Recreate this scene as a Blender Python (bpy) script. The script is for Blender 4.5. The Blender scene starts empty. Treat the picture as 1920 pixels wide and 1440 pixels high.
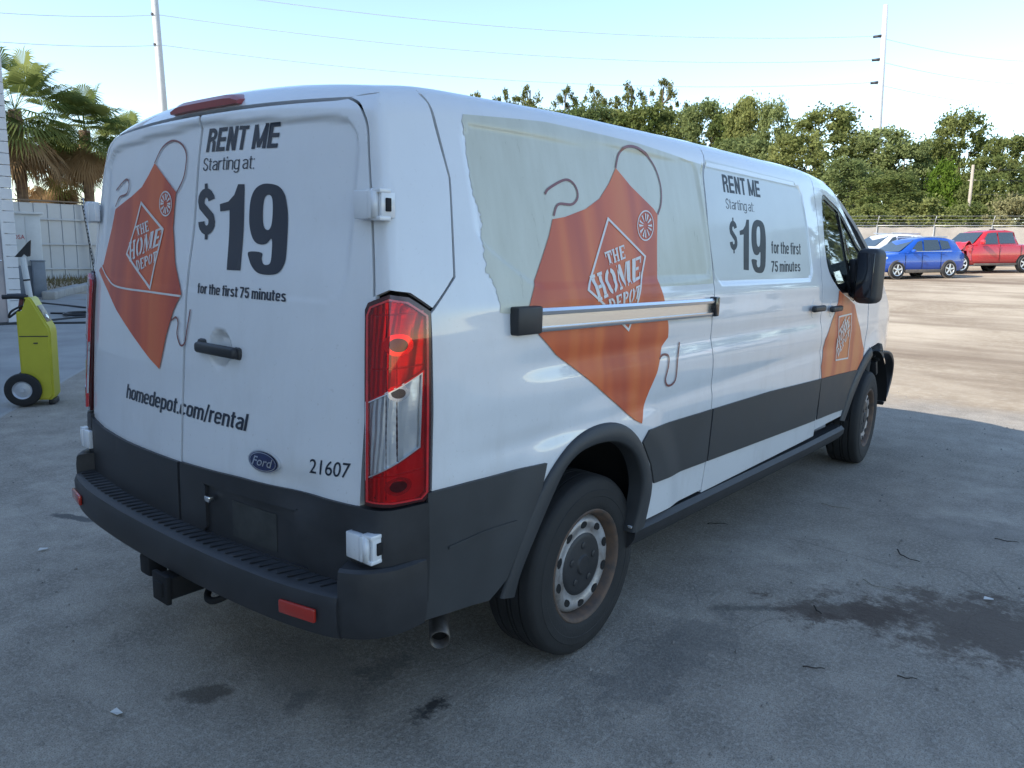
import bpy, bmesh, math, random
import numpy as np
from mathutils import Vector, Matrix, noise
from mathutils.geometry import delaunay_2d_cdt
random.seed(7); np.random.seed(7)
scene = bpy.context.scene
col = scene.collection
R_ = math.radians

# ---------------------------------------------------------------- camera
cam = bpy.data.objects.new('camera', bpy.data.cameras.new('camera'))
right = Vector((.77186441, .63533716, .023917)); up = Vector((-.12708749, .11732002, .98492882)); fwd = Vector((-.62295594, .76327106, -.17129855))
mw = Matrix((right, up, -fwd)).transposed().to_4x4(); mw.translation = Vector((2.49173, -2.34791, 1.52954))
cam.matrix_world = mw
cam.data.sensor_width = 36; cam.data.lens = 1445.095/1920*36
cam.data.clip_start = .05; cam.data.clip_end = 3000
col.objects.link(cam); scene.camera = cam

# ---------------------------------------------------------------- sky, sun, exposure
SUN_EL = 33.0
SUN_FROM = Vector((-.40, -.916, 0)).normalized()          # horizontal direction towards the sun
world = bpy.data.worlds.new('World'); scene.world = world; world.use_nodes = True
wn = world.node_tree.nodes; wl = world.node_tree.links
sky = wn.new('ShaderNodeTexSky'); sky.sky_type = 'NISHITA'; sky.sun_disc = False
sky.sun_elevation = R_(SUN_EL); sky.sun_rotation = math.atan2(SUN_FROM.x, SUN_FROM.y)
sky.air_density = 1.0; sky.dust_density = .05; sky.ozone_density = 1.0
wn['Background'].inputs['Strength'].default_value = .15
wl.new(sky.outputs['Color'], wn['Background'].inputs['Color'])
sun = bpy.data.objects.new('sun', bpy.data.lights.new('sun', 'SUN'))
sun.data.energy = 3.5; sun.data.angle = R_(.53); sun.data.color = (1, .93, .82)
d = -(SUN_FROM*math.cos(R_(SUN_EL))+Vector((0, 0, math.sin(R_(SUN_EL)))))
sun.rotation_euler = d.to_track_quat('-Z', 'Y').to_euler(); sun.location = (-20, -40, 30)
col.objects.link(sun)
vs = scene.view_settings
vs.view_transform = 'Standard'; vs.look = 'None'; vs.exposure = 1.15; vs.gamma = 1; vs.use_curve_mapping = False
scene.render.engine = 'CYCLES'
cy = scene.cycles; cy.max_bounces = 6; cy.diffuse_bounces = 3; cy.glossy_bounces = 3; cy.transmission_bounces = 4; cy.transparent_max_bounces = 8; cy.caustics_reflective = False; cy.caustics_refractive = False
# ---------------------------------------------------------------- helpers
def tag(o, label=None, cat=None, group=None, kind=None):
    for k, v in (('label', label), ('category', cat), ('group', group), ('kind', kind)):
        if v: o[k] = v
    return o
def empty(name, loc=(0, 0, 0), rz=0, parent=None):
    o = bpy.data.objects.new(name, None); col.objects.link(o); o.location = loc; o.rotation_euler = (0, 0, rz)
    o.empty_display_size = .2
    if parent: o.parent = parent
    return o
def mesh_obj(name, V, Fc, mat, parent=None, smooth=True, normals=None, loc=None):
    me = bpy.data.meshes.new(name)
    me.from_pydata([tuple(map(float, v)) for v in V], [], [tuple(map(int, f)) for f in Fc]); me.update()
    if smooth: me.polygons.foreach_set('use_smooth', [True]*len(me.polygons))
    if mat: me.materials.append(mat)
    if normals is not None: me.normals_split_custom_set_from_vertices([tuple(map(float, n)) for n in normals])
    o = bpy.data.objects.new(name, me); col.objects.link(o)
    if parent: o.parent = parent
    if loc is not None: o.location = loc
    return o
def autosmooth(o, ang=35):
    me = o.data
    bm = bmesh.new(); bm.from_mesh(me)
    for e in bm.edges:
        if len(e.link_faces) == 2 and e.calc_face_angle(0) > R_(ang): e.smooth = False
    bm.to_mesh(me); bm.free()
    return o
def bm_obj(name, bm, mat, parent=None, smooth=True, ang=35, loc=None):
    bmesh.ops.recalc_face_normals(bm, faces=bm.faces)
    for f in bm.faces: f.smooth = smooth
    if smooth:
        for e in bm.edges:
            if len(e.link_faces) == 2 and e.calc_face_angle(0) > R_(ang): e.smooth = False
    me = bpy.data.meshes.new(name); bm.to_mesh(me); bm.free()
    if mat: me.materials.append(mat)
    o = bpy.data.objects.new(name, me); col.objects.link(o)
    if parent: o.parent = parent
    if loc is not None: o.location = loc
    return o
def add_box(bm, c, s, bev=0, rot=None, seg=2):
    r = bmesh.ops.create_cube(bm, size=1)
    vs_ = r['verts']; bmesh.ops.scale(bm, vec=s, verts=vs_)
    if bev:
        es = list({e for v in vs_ for e in v.link_edges})
        rr = bmesh.ops.bevel(bm, geom=es, offset=bev, segments=seg, affect='EDGES', profile=.5)
        vs_ = list({v for f in rr['faces'] for v in f.verts}|{v for v in vs_ if v.is_valid})
    if rot is not None: bmesh.ops.rotate(bm, cent=(0, 0, 0), matrix=rot, verts=vs_)
    bmesh.ops.translate(bm, vec=c, verts=vs_)
    return vs_
def box(name, c, s, mat, parent=None, bev=0, rot=None, seg=2):
    bm = bmesh.new(); add_box(bm, c, s, bev, rot, seg); return bm_obj(name, bm, mat, parent)
def tube_geo(P, r, n=8, cap=True, V=None, Fc=None):
    P = [Vector(p) for p in P]; V = [] if V is None else V; Fc = [] if Fc is None else Fc
    rr = r if hasattr(r, '__len__') else [r]*len(P); b0 = len(V); u = None
    for i, p in enumerate(P):
        t = (P[min(i+1, len(P)-1)]-P[max(i-1, 0)]).normalized()
        if u is None: u = t.orthogonal().normalized()
        else: u = (u-t*u.dot(t)).normalized()
        w = t.cross(u)
        for k in range(n):
            a = 2*math.pi*k/n; V.append(p+(u*math.cos(a)+w*math.sin(a))*rr[i])
    for i in range(len(P)-1):
        for k in range(n):
            a = b0+i*n+k; b = b0+i*n+(k+1) % n; Fc.append((a, b, b+n, a+n))
    if cap:
        Fc.append(tuple(b0+k for k in range(n))[::-1]); Fc.append(tuple(b0+(len(P)-1)*n+k for k in range(n)))
    return V, Fc
def tube(name, P, r, mat, parent=None, n=8):
    V, Fc = tube_geo(P, r, n); return autosmooth(mesh_obj(name, V, Fc, mat, parent), 50)
def lathe_geo(prof, n, axis='x', skip=None):
    """prof: list of (radius, offset along axis)."""
    V = []; Fc = []; m = len(prof)
    for k in range(n):
        a = 2*math.pi*k/n
        for r, t in prof:
            c, s_ = r*math.cos(a), r*math.sin(a)
            V.append((t, c, s_) if axis == 'x' else ((c, t, s_) if axis == 'y' else (c, s_, t)))
    for k in range(n):
        for i in range(m-1):
            if skip and skip(k, i): continue
            a = k*m+i; b = ((k+1) % n)*m+i; Fc.append((a, b, b+1, a+1))
    return V, Fc
def lathe(name, prof, n, mat, parent=None, axis='x', skip=None, loc=None, ang=30):
    V, Fc = lathe_geo(prof, n, axis, skip)
    bm = bmesh.new(); vv = [bm.verts.new(v) for v in V]
    for f in Fc: bm.faces.new([vv[i] for i in f])
    bmesh.ops.remove_doubles(bm, verts=bm.verts, dist=1e-5)
    return bm_obj(name, bm, mat, parent, True, ang, loc)
def catmull(P, n=6, closed=False):
    P = np.array(P, float); m = len(P); out = []
    for i in range(m if closed else m-1):
        if closed: p0, p1, p2, p3 = P[(i-1) % m], P[i], P[(i+1) % m], P[(i+2) % m]
        else: p0, p1, p2, p3 = P[max(i-1, 0)], P[i], P[i+1], P[min(i+2, m-1)]
        for k in range(n):
            t = k/n; out.append(.5*((2*p1)+(-p0+p2)*t+(2*p0-5*p1+4*p2-p3)*t*t+(-p0+3*p1-3*p2+p3)*t**3))
    if not closed: out.append(P[-1])
    return np.array(out)
def densify(L, step):
    L = np.array(L, float); out = []
    for i in range(len(L)):
        a, b = L[i], L[(i+1) % len(L)]; n = max(1, int(np.ceil(np.linalg.norm(b-a)/step)))
        for k in range(n): out.append(a+(b-a)*k/n)
    return np.array(out)
def area(L): return .5*np.sum(L[:, 0]*np.roll(L[:, 1], -1)-np.roll(L[:, 0], -1)*L[:, 1])
def inset(L, d):
    """shrink a closed loop by d (whatever its winding)."""
    L = np.array(L, float)
    L = L[np.linalg.norm(L-np.roll(L, 1, 0), axis=1) > 1e-7]
    s = 1 if area(L) > 0 else -1
    e = np.roll(L, -1, 0)-L; e /= np.linalg.norm(e, axis=1, keepdims=True)+1e-12
    n = np.stack([-e[:, 1], e[:, 0]], 1)*s; n0 = np.roll(n, 1, 0); m = n+n0
    k = np.maximum(1+np.sum(n*n0, 1), .35)[:, None]
    return L+m/k*d
def inside(P, loops):
    c = np.zeros(len(P), bool)
    for L in loops:
        x0, y0 = L[:, 0], L[:, 1]; x1, y1 = np.roll(x0, -1), np.roll(y0, -1)
        py = P[:, 1][:, None]; px = P[:, 0][:, None]
        cr = ((y0 > py) != (y1 > py)) & (px < (x1-x0)*(py-y0)/(y1-y0+1e-15)+x0)
        c ^= (cr.sum(1) % 2 == 1)
    return c
def fill2d(loops, step, clip=None):
    loops = [np.array(l, float) for l in loops]; cons = loops+([np.array(c, float) for c in clip] if clip else [])
    V = []; E = []
    for L in cons:
        b = len(V); V += [tuple(p) for p in L]; E += [(b+i, b+(i+1) % len(L)) for i in range(len(L))]
    A = np.concatenate(loops); lo, hi = A.min(0), A.max(0)
    gx = np.arange(lo[0]+step*.5, hi[0], step); gy = np.arange(lo[1]+step*.5, hi[1], step)
    if len(gx) and len(gy):
        G = np.stack(np.meshgrid(gx, gy), -1).reshape(-1, 2)
        G = G[inside(G, loops)]
        if clip: G = G[inside(G, [np.array(c) for c in clip])]
        if len(G):
            B = np.array(V); keep = np.ones(len(G), bool)
            for i in range(0, len(G), 500):
                dd = ((G[i:i+500, None, :]-B[None])**2).sum(-1).min(1); keep[i:i+500] = dd > (step*.35)**2
            V += [tuple(p) for p in G[keep]]
    r = delaunay_2d_cdt([Vector(p) for p in V], E, [], 0, 1e-7)
    P = np.array([tuple(v) for v in r[0]]); T = np.array([tuple(f) for f in r[2] if len(f) == 3])
    c = P[T].mean(1); k = inside(c, loops)
    if clip: k &= inside(c, [np.array(q) for q in clip])
    T = T[k]; u = np.unique(T); mp = -np.ones(len(P), int); mp[u] = np.arange(len(u))
    return P[u], mp[T]
def orient(V, T, N):
    fn = np.cross(V[T[:, 1]]-V[T[:, 0]], V[T[:, 2]]-V[T[:, 0]])
    flip = np.sum(fn*N[T].mean(1), 1) < 0
    T = T.copy(); T[flip] = T[flip][:, ::-1]
    return T
def panel(name, loops, mp, mat, parent, step=.025, off=0.0, thick=.016, clip=None, mirror=False, normal_fn=None):
    """a sheet-metal panel: 2-D outline filled, laid on the body surface, with its edge turned in."""
    P, T = fill2d([densify(l, step) for l in loops], step, clip)
    V = mp(P, off); N = gradF(V) if normal_fn is None else normal_fn(V)
    T = orient(V, T, N)
    VV = [V]; NN = [N]; FF = [tuple(t) for t in T]
    if thick:
        cnt = {}
        for t in T:
            for a, b in ((t[0], t[1]), (t[1], t[2]), (t[2], t[0])): cnt[(a, b)] = 1
        bd = [(a, b) for (a, b) in cnt if (b, a) not in cnt]
        base = len(V); n2 = []; v2 = []
        for a, b in bd:
            e = V[b]-V[a]; o_ = np.cross(e, N[a]); o_ = o_/(np.linalg.norm(o_)+1e-12)
            i = base+len(v2); v2 += [V[a], V[b], V[b]-N[b]*thick, V[a]-N[a]*thick]; n2 += [o_]*4
            FF.append((i, i+3, i+2, i+1))
        if v2: VV.append(np.array(v2)); NN.append(np.array(n2))
    V = np.concatenate(VV); N = np.concatenate(NN)
    if mirror:
        V = V*np.array([-1, 1, 1]); N = N*np.array([-1, 1, 1]); FF = [f[::-1] for f in FF]
    return mesh_obj(name, V, FF, mat, parent, normals=N)
def mirrored(o, parent=None, name=None):
    """a copy of a right-hand part for the other flank (own mesh, x reversed)."""
    me = o.data; V = np.array([tuple(v.co) for v in me.vertices])*np.array([-1, 1, 1])
    N = np.array([tuple(n.vector) for n in me.vertex_normals])*np.array([-1, 1, 1])
    Fc = [tuple(p.vertices)[::-1] for p in me.polygons]
    return mesh_obj(name or o.name.split('.')[0], V, Fc, me.materials[0], parent or o.parent)
def stroke(L, w):
    """open polyline -> closed ribbon outline."""
    L = np.array(L, float); t = np.gradient(L, axis=0); t /= np.linalg.norm(t, axis=1, keepdims=True)+1e-12
    n = np.stack([-t[:, 1], t[:, 0]], 1); ww = np.array(w)[:, None] if hasattr(w, '__len__') else w
    return np.concatenate([L+n*ww/2, (L-n*ww/2)[::-1]])
_tc = {}
def text_loops(s, bold=0.0, gap=1.0):
    """outline loops of a line of lettering, unit box: x 0..1 over the line, y 0..1 from baseline to cap height."""
    k = (s, bold, gap)
    if k in _tc: return _tc[k]
    cu = bpy.data.curves.new('t', 'FONT'); cu.body = s; cu.resolution_u = 3; cu.space_character = gap
    ob = bpy.data.objects.new('t', cu); col.objects.link(ob)
    dg = bpy.context.evaluated_depsgraph_get(); dg.update()
    cv = ob.evaluated_get(dg).to_curve(dg)
    loops = []
    for sp in cv.splines:
        if sp.type == 'BEZIER':
            bp = sp.bezier_points; n = len(bp); L = []
            for i in range(n):
                a, b = bp[i], bp[(i+1) % n]
                p0, p1, p2, p3 = [np.array(q[:2]) for q in (a.co, a.handle_right, b.handle_left, b.co)]
                straight = abs(np.cross(p3-p0, p1-p0)) < 1e-5 and abs(np.cross(p3-p0, p2-p0)) < 1e-5
                for t in ([0] if straight else np.linspace(0, 1, 5)[:-1]):
                    L.append((1-t)**3*p0+3*(1-t)**2*t*p1+3*(1-t)*t*t*p2+t**3*p3)
        else: L = [np.array(p.co[:2]) for p in sp.points]
        L = np.array(L); L = L[np.linalg.norm(L-np.roll(L, 1, 0), axis=1) > 1e-6]
        if len(L) > 2: loops.append(L)
    ob.evaluated_get(dg).to_curve_clear()
    bpy.data.objects.remove(ob); bpy.data.curves.remove(cu)
    if bold:
        out = []
        for i, L in enumerate(loops):
            hole = sum(inside(L[:1], [M])[0] for j, M in enumerate(loops) if j != i) % 2 == 1
            out.append(inset(L, bold if hole else -bold))
        loops = out
    A = np.concatenate(loops); x0, x1 = A[:, 0].min(), A[:, 0].max()
    cap = .729 if not bold else .729+bold
    loops = [np.stack([(L[:, 0]-x0)/(x1-x0), (L[:, 1]+bold)/(cap+bold)], 1) for L in loops]
    _tc[k] = loops
    return loops
def affine(loops, q):
    """unit box -> surface; q = baseline-left, baseline-right, top-left."""
    o, a, b = [np.array(p) for p in q]
    return [o+L[:, :1]*(a-o)+L[:, 1:]*(b-o) for L in loops]
def quad(loops, q):
    """unit box (y up) -> TL, TR, BR, BL."""
    tl, tr, br, bl = [np.array(p) for p in q]
    return [(bl*(1-L[:, :1])+br*L[:, :1])*(1-L[:, 1:])+(tl*(1-L[:, :1])+tr*L[:, :1])*L[:, 1:] for L in loops]
# ---------------------------------------------------------------- materials
def mat(name, c, rough=.5, metal=0.0, coat=0.0, spec=.5, noise_amt=0.0, noise_scale=8, rnoise=0.0, bump=0.0, bump_scale=60, stretch=(1, 1, 1), c2=None, trans=0.0, emit=None, alpha=1.0, detail=6):
    m = bpy.data.materials.new(name); m.use_nodes = True
    nt = m.node_tree; b = nt.nodes['Principled BSDF']; L = nt.links
    b.inputs['Base Color'].default_value = (*c, 1); b.inputs['Roughness'].default_value = rough; b.inputs['Metallic'].default_value = metal
    b.inputs['Coat Weight'].default_value = coat; b.inputs['Coat Roughness'].default_value = .04; b.inputs['Specular IOR Level'].default_value = spec
    b.inputs['Transmission Weight'].default_value = trans; b.inputs['Alpha'].default_value = alpha
    if noise_amt or rnoise or bump:
        tc = nt.nodes.new('ShaderNodeTexCoord'); mp = nt.nodes.new('ShaderNodeMapping'); mp.inputs['Scale'].default_value = stretch
        L.new(tc.outputs['Object'], mp.inputs['Vector'])
    if noise_amt or rnoise:
        n = nt.nodes.new('ShaderNodeTexNoise'); n.inputs['Scale'].default_value = noise_scale; n.inputs['Detail'].default_value = detail; n.inputs['Roughness'].default_value = .62
        L.new(mp.outputs['Vector'], n.inputs['Vector'])
    if noise_amt:
        r = nt.nodes.new('ShaderNodeValToRGB'); r.color_ramp.elements[0].position = .35; r.color_ramp.elements[1].position = .68
        a = c2 if c2 else tuple(v*(1-noise_amt) for v in c)
        r.color_ramp.elements[0].color = (*a, 1); r.color_ramp.elements[1].color = (*c, 1)
        L.new(n.outputs['Fac'], r.inputs['Fac']); L.new(r.outputs['Color'], b.inputs['Base Color'])
    if rnoise:
        q = nt.nodes.new('ShaderNodeMapRange'); q.inputs['To Min'].default_value = max(rough-rnoise, .02); q.inputs['To Max'].default_value = min(rough+rnoise, 1)
        L.new(n.outputs['Fac'], q.inputs['Value']); L.new(q.outputs['Result'], b.inputs['Roughness'])
    if bump:
        n2 = nt.nodes.new('ShaderNodeTexNoise'); n2.inputs['Scale'].default_value = bump_scale; n2.inputs['Detail'].default_value = 4
        L.new(mp.outputs['Vector'], n2.inputs['Vector'])
        bp = nt.nodes.new('ShaderNodeBump'); bp.inputs['Strength'].default_value = bump; bp.inputs['Distance'].default_value = .01
        L.new(n2.outputs['Fac'], bp.inputs['Height']); L.new(bp.outputs['Normal'], b.inputs['Normal'])
    if emit: b.inputs['Emission Color'].default_value = (*emit[0], 1); b.inputs['Emission Strength'].default_value = emit[1]
    return m
M = {}
M['white'] = mat('white_paint', (.74, .75, .765), .38, coat=1.0, noise_amt=.05, noise_scale=3.0, rnoise=.08)
M['film'] = mat('faded_film', (.58, .58, .49), .30, coat=.15, noise_amt=.10, noise_scale=10, stretch=(1, 1.4, .25), rnoise=.10, c2=(.52, .515, .42))
M['film2'] = mat('clean_film', (.62, .65, .64), .30, coat=.2, noise_amt=.06, noise_scale=4)
M['clad'] = mat('grey_plastic', (.045, .048, .052), .55, noise_amt=.25, noise_scale=5, rnoise=.12, bump=.08, bump_scale=500)
M['clad2'] = mat('dark_plastic', (.034, .035, .039), .50, noise_amt=.5, noise_scale=5, rnoise=.1, bump=.06, bump_scale=400)
M['black'] = mat('black_void', (.006, .006, .007), .8)
M['blackgloss'] = mat('black_gloss', (.012, .012, .014), .18, coat=.4)
M['rubber'] = mat('tyre_rubber', (.022, .022, .023), .75, noise_amt=.35, noise_scale=14, rnoise=.1, bump=.1, bump_scale=120)
M['steel'] = mat('steel_wheel', (.55, .56, .58), .42, metal=.45, noise_amt=.35, noise_scale=10, c2=(.25, .22, .2), rnoise=.12)
M['rust'] = mat('rusty_rim', (.17, .105, .07), .7, metal=.2, noise_amt=.5, noise_scale=18, c2=(.075, .062, .056))
M['alu'] = mat('aluminium', (.72, .72, .73), .25, metal=.9, rnoise=.06, noise_scale=20, stretch=(1, .05, 1))
M['ink'] = mat('dark_print', (.012, .018, .034), .32, coat=.25)
M['ink2'] = mat('weathered_print', (.018, .026, .036), .42, coat=.0, spec=.3, noise_amt=.35, noise_scale=30)
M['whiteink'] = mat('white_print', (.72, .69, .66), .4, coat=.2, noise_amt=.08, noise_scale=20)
M['straps'] = mat('strap_print', (.20, .055, .05), .4, coat=.2)
def apron_mat(name, axis, base=(.64, .130, .042), dark=(.50, .088, .040)):
    """printed picture of folded orange canvas: soft vertical folds."""
    m = mat(name, base, .40, coat=.12, spec=.35); nt = m.node_tree; L = nt.links; b = nt.nodes['Principled BSDF']
    tc = nt.nodes.new('ShaderNodeTexCoord'); mp = nt.nodes.new('ShaderNodeMapping')
    mp.inputs['Scale'].default_value = (1, 6.5, .8) if axis == 'y' else (6.5, 1, .8)
    n = nt.nodes.new('ShaderNodeTexNoise'); n.inputs['Scale'].default_value = 1.0; n.inputs['Detail'].default_value = 1.5; n.inputs['Distortion'].default_value = .5
    r = nt.nodes.new('ShaderNodeValToRGB'); e = r.color_ramp.elements
    e[0].position = .36; e[0].color = (*dark, 1); e[1].position = .50; e[1].color = (*base, 1)
    x = r.color_ramp.elements.new(.66); x.color = (base[0]*1.08, base[1]*1.35, base[2]*1.2, 1)
    L.new(tc.outputs['Object'], mp.inputs['Vector']); L.new(mp.outputs['Vector'], n.inputs['Vector']); L.new(n.outputs['Fac'], r.inputs['Fac']); L.new(r.outputs['Color'], b.inputs['Base Color'])
    return m
M['apron_side'] = apron_mat('orange_print_flank', 'y'); M['apron_rear'] = apron_mat('orange_print_rear', 'x', (.62, .115, .045), (.46, .072, .042)); M['apron_door'] = apron_mat('orange_print_door', 'y', (.64, .17, .065), (.50, .105, .05))
M['lampred'] = mat('red_lens', (.62, .006, .008), .12, coat=1.0, spec=.8)
M['lampdark'] = mat('lens_edge', (.05, .003, .004), .2, coat=.6)
M['reflector'] = mat('reflector', (.82, .84, .87), .24, metal=.45)
M['dullred'] = mat('dull_red_lens', (.30, .045, .045), .35, coat=.4)
M['orangelens'] = mat('marker_lens', (.40, .022, .012), .25, coat=.8)
M['chrome'] = mat('chrome', (.8, .81, .83), .12, metal=1)
M['emblue'] = mat('emblem_blue', (.008, .02, .09), .2, coat=.8)
def glass_mat(name, tint, rough=.02, ior=1.55):
    m = bpy.data.materials.new(name); m.use_nodes = True; nt = m.node_tree; L = nt.links
    nt.nodes.remove(nt.nodes['Principled BSDF'])
    g = nt.nodes.new('ShaderNodeBsdfGlossy'); g.inputs['Roughness'].default_value = rough; g.inputs['Color'].default_value = (.95, .97, 1, 1)
    t = nt.nodes.new('ShaderNodeBsdfTransparent'); t.inputs['Color'].default_value = (*tint, 1)
    f = nt.nodes.new('ShaderNodeFresnel'); f.inputs['IOR'].default_value = ior
    mx = nt.nodes.new('ShaderNodeMixShader')
    L.new(f.outputs['Fac'], mx.inputs['Fac']); L.new(t.outputs['BSDF'], mx.inputs[1]); L.new(g.outputs['BSDF'], mx.inputs[2])
    L.new(mx.outputs['Shader'], nt.nodes['Material Output'].inputs['Surface'])
    return m
M['glass'] = glass_mat('window_glass', (.30, .36, .36), .02, 2.4)
M['darkglass'] = glass_mat('tinted_glass', (.10, .13, .14))
M['clearlens'] = glass_mat('clear_lens', (.92, .93, .95))
M['interior'] = mat('cab_interior', (.035, .035, .038), .8)
M['exhaust'] = mat('exhaust_steel', (.19, .17, .155), .5, metal=.8, noise_amt=.4, noise_scale=18)
M['darkmirror'] = mat('mirror_face', (.05, .055, .065), .08, metal=.6)
M['redglass'] = glass_mat('red_lens', (.97, .02, .022), .03)

def grime(m, amt=.35):
    nt = m.node_tree; L = nt.links; N = nt.nodes; b = N['Principled BSDF']; src = b.inputs['Base Color'].links[0].from_socket
    tc = N.new('ShaderNodeTexCoord'); mp = N.new('ShaderNodeMapping'); mp.inputs['Scale'].default_value = (2.2, 2.2, .7); L.new(tc.outputs['Object'], mp.inputs['Vector'])
    n = N.new('ShaderNodeTexNoise'); n.inputs['Scale'].default_value = 2.2; n.inputs['Detail'].default_value = 8; n.inputs['Roughness'].default_value = .72; L.new(mp.outputs[0], n.inputs['Vector'])
    r = N.new('ShaderNodeValToRGB'); r.color_ramp.elements[0].position = .50; r.color_ramp.elements[1].position = .80; L.new(n.outputs['Fac'], r.inputs['Fac'])
    n2 = N.new('ShaderNodeTexNoise'); n2.inputs['Scale'].default_value = 85; n2.inputs['Detail'].default_value = 2; L.new(tc.outputs['Object'], n2.inputs['Vector'])
    r2 = N.new('ShaderNodeValToRGB'); r2.color_ramp.elements[0].position = .68; r2.color_ramp.elements[1].position = .74; L.new(n2.outputs['Fac'], r2.inputs['Fac'])
    sz = N.new('ShaderNodeSeparateXYZ'); L.new(tc.outputs['Object'], sz.inputs[0]); q = N.new('ShaderNodeMapRange'); q.inputs['From Min'].default_value = 1.35; q.inputs['From Max'].default_value = .45; q.inputs['To Min'].default_value = .35; q.inputs['To Max'].default_value = 1.0; L.new(sz.outputs['Z'], q.inputs['Value'])
    a = N.new('ShaderNodeMath'); a.operation = 'MAXIMUM'; L.new(r.outputs[0], a.inputs[0]); L.new(r2.outputs[0], a.inputs[1])
    k = N.new('ShaderNodeMath'); k.operation = 'MULTIPLY'; L.new(a.outputs[0], k.inputs[0]); L.new(q.outputs[0], k.inputs[1]); k2 = N.new('ShaderNodeMath'); k2.operation = 'MULTIPLY'; L.new(k.outputs[0], k2.inputs[0]); k2.inputs[1].default_value = amt
    x = N.new('ShaderNodeMix'); x.data_type = 'RGBA'; L.new(k2.outputs[0], x.inputs['Factor']); L.new(src, x.inputs['A']); x.inputs['B'].default_value = (.36, .33, .28, 1); L.new(x.outputs['Result'], b.inputs['Base Color'])
grime(M['white']); grime(M['film'], .5)
# ---------------------------------------------------------------- van body shape (metres; rear axle at y=0)
def curve(xs, ys, sm):
    lo, hi = xs[0]-1.0, xs[-1]+1.0
    t = np.linspace(lo, hi, 4000); v = np.interp(t, xs, ys)
    # linear extrapolation at both ends
    v = np.where(t < xs[0], ys[0]+(t-xs[0])*(ys[1]-ys[0])/(xs[1]-xs[0]), v)
    v = np.where(t > xs[-1], ys[-1]+(t-xs[-1])*(ys[-1]-ys[-2])/(xs[-1]-xs[-2]), v)
    n = max(1, int(sm/(t[1]-t[0])))
    k = np.ones(n)/n
    for _ in range(3):
        p = np.concatenate([np.full(n, v[0]), v, np.full(n, v[-1])])
        v = np.convolve(p, k, 'same')[n:-n]
    return lambda q: np.interp(q, t, v)

PROF = curve([.25,.45,.62,.85,1.1,1.3,1.42,1.7,1.95,2.2], [.975,.995,1.008,1.018,1.018,1.008,.992,.932,.868,.79], .06)
TAPER = curve([-1.2,-.9,-.3,.2,2.3,3.0,3.75,4.2,4.5,4.7,4.8], [.055,.034,.006,0,0,.012,.04,.085,.14,.22,.30], .10)
ZTOP = curve([-1.1,-.95,-.7,0,1,2.4,2.85,3.1,3.4,3.75,4.2,4.5,4.68,4.8], [1.952,2.008,2.05,2.078,2.096,2.105,2.075,2.0,1.86,1.65,1.36,1.22,1.08,.93], .07)
YREAR = curve([.4,.75,.93,1.27,1.45,1.8,1.95,2.1], [-1.083,-1.081,-1.069,-1.042,-1.024,-.982,-.955,-.92], .05)
def sstep(a, b, t):
    t = np.clip((t-a)/(b-a), 0, 1); return t*t*(3-2*t)
def rbox(u, v, u0, u1, v0, v1, r):
    du = np.abs(u-(u0+u1)/2)-(u1-u0)/2+r; dv = np.abs(v-(v0+v1)/2)-(v1-v0)/2+r
    return np.minimum(np.maximum(du, dv), 0)+np.hypot(np.maximum(du, 0), np.maximum(dv, 0))-r
def S(y, z):
    s = PROF(z)-TAPER(y)-np.maximum(z-1.40, 0)*np.maximum(y-2.6, 0)*.06
    # pressed window fields of the cargo sides
    d1 = rbox(y, z-.026*(y+.4), -.62, .868, 1.415-.012*(y+.4), 1.898, .05+.28*sstep(.1, -.5, y)*sstep(1.7, 1.45, z))
    d2 = rbox(y, z, .905, 2.20, 1.405, 1.932, .08)
    s = s-.007*sstep(.012, -.012, d1)-.007*sstep(.010, -.010, d2)
    # belt shoulder and long pressings on the lower flank
    s = s+.004*np.exp(-((z-1.36)/.035)**2)
    yy = sstep(-.62, -.3, y)*sstep(2.75, 2.2, y)
    s = s-.008*yy*np.exp(-((z-1.165)/.042)**2)+.003*np.exp(-((z-1.06)/.05)**2)
    s = s-.006*sstep(-.9, -.5, y)*sstep(3.0, 2.4, y)*np.exp(-((z-.93-.02*y)/.035)**2)
    # swollen wheel arches
    for yc in (0.0, 3.75):
        r = np.hypot(y-yc, (z-.36)*1.02)
        s = s+.016*sstep(.70, .55, r)
    return s
def rmax(a, b, r):
    return np.minimum(np.maximum(a, b), -r)+np.hypot(np.maximum(a+r, 0), np.maximum(b+r, 0))
def pmax(a, b, k):
    h = np.maximum(k-np.abs(a-b), 0)/k
    return np.maximum(a, b)+h*h*k*.25
def YR(x, z):
    y = YREAR(z)+.052*(x/.86)**2+.05*np.maximum(np.abs(x)-.3, 0)**2
    d = rbox(x, z, -.775, .765, 1.375, 1.915-.05*np.abs(x), .085)
    y = y+.014*sstep(.008, -.010, d)*(1-.85*sstep(1.60, 1.38, z))
    # dent above the number plate, handle cup
    y = y+.016*np.exp(-((x-.62)/.11)**2-((z-.815)/.055)**2)
    y = y+.024*sstep(.068, .035, np.hypot((x-.215)/1.0, (z-1.195)))
    return y
def F(x, y, z):
    ax = np.abs(x)
    side = (ax-S(y, z))*.97
    ch = .98*(ax-(.918+PROF(z)-PROF(1.45)))-.2*(y+.955)
    side = pmax(side, ch, .03)
    rear = YR(x, z)-y
    f = rmax(side, rear, .022)
    roof = (z-ZTOP(y)+.062*(x/.85)**2+.03*np.maximum(np.abs(x)-.4, 0)**2)*.98
    f = rmax(f, roof, .075)
    front = (y-(4.72-.20*(x/.9)**2-.10*np.maximum(z-.75, 0)))*.97
    return rmax(f, front, .09)
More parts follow.
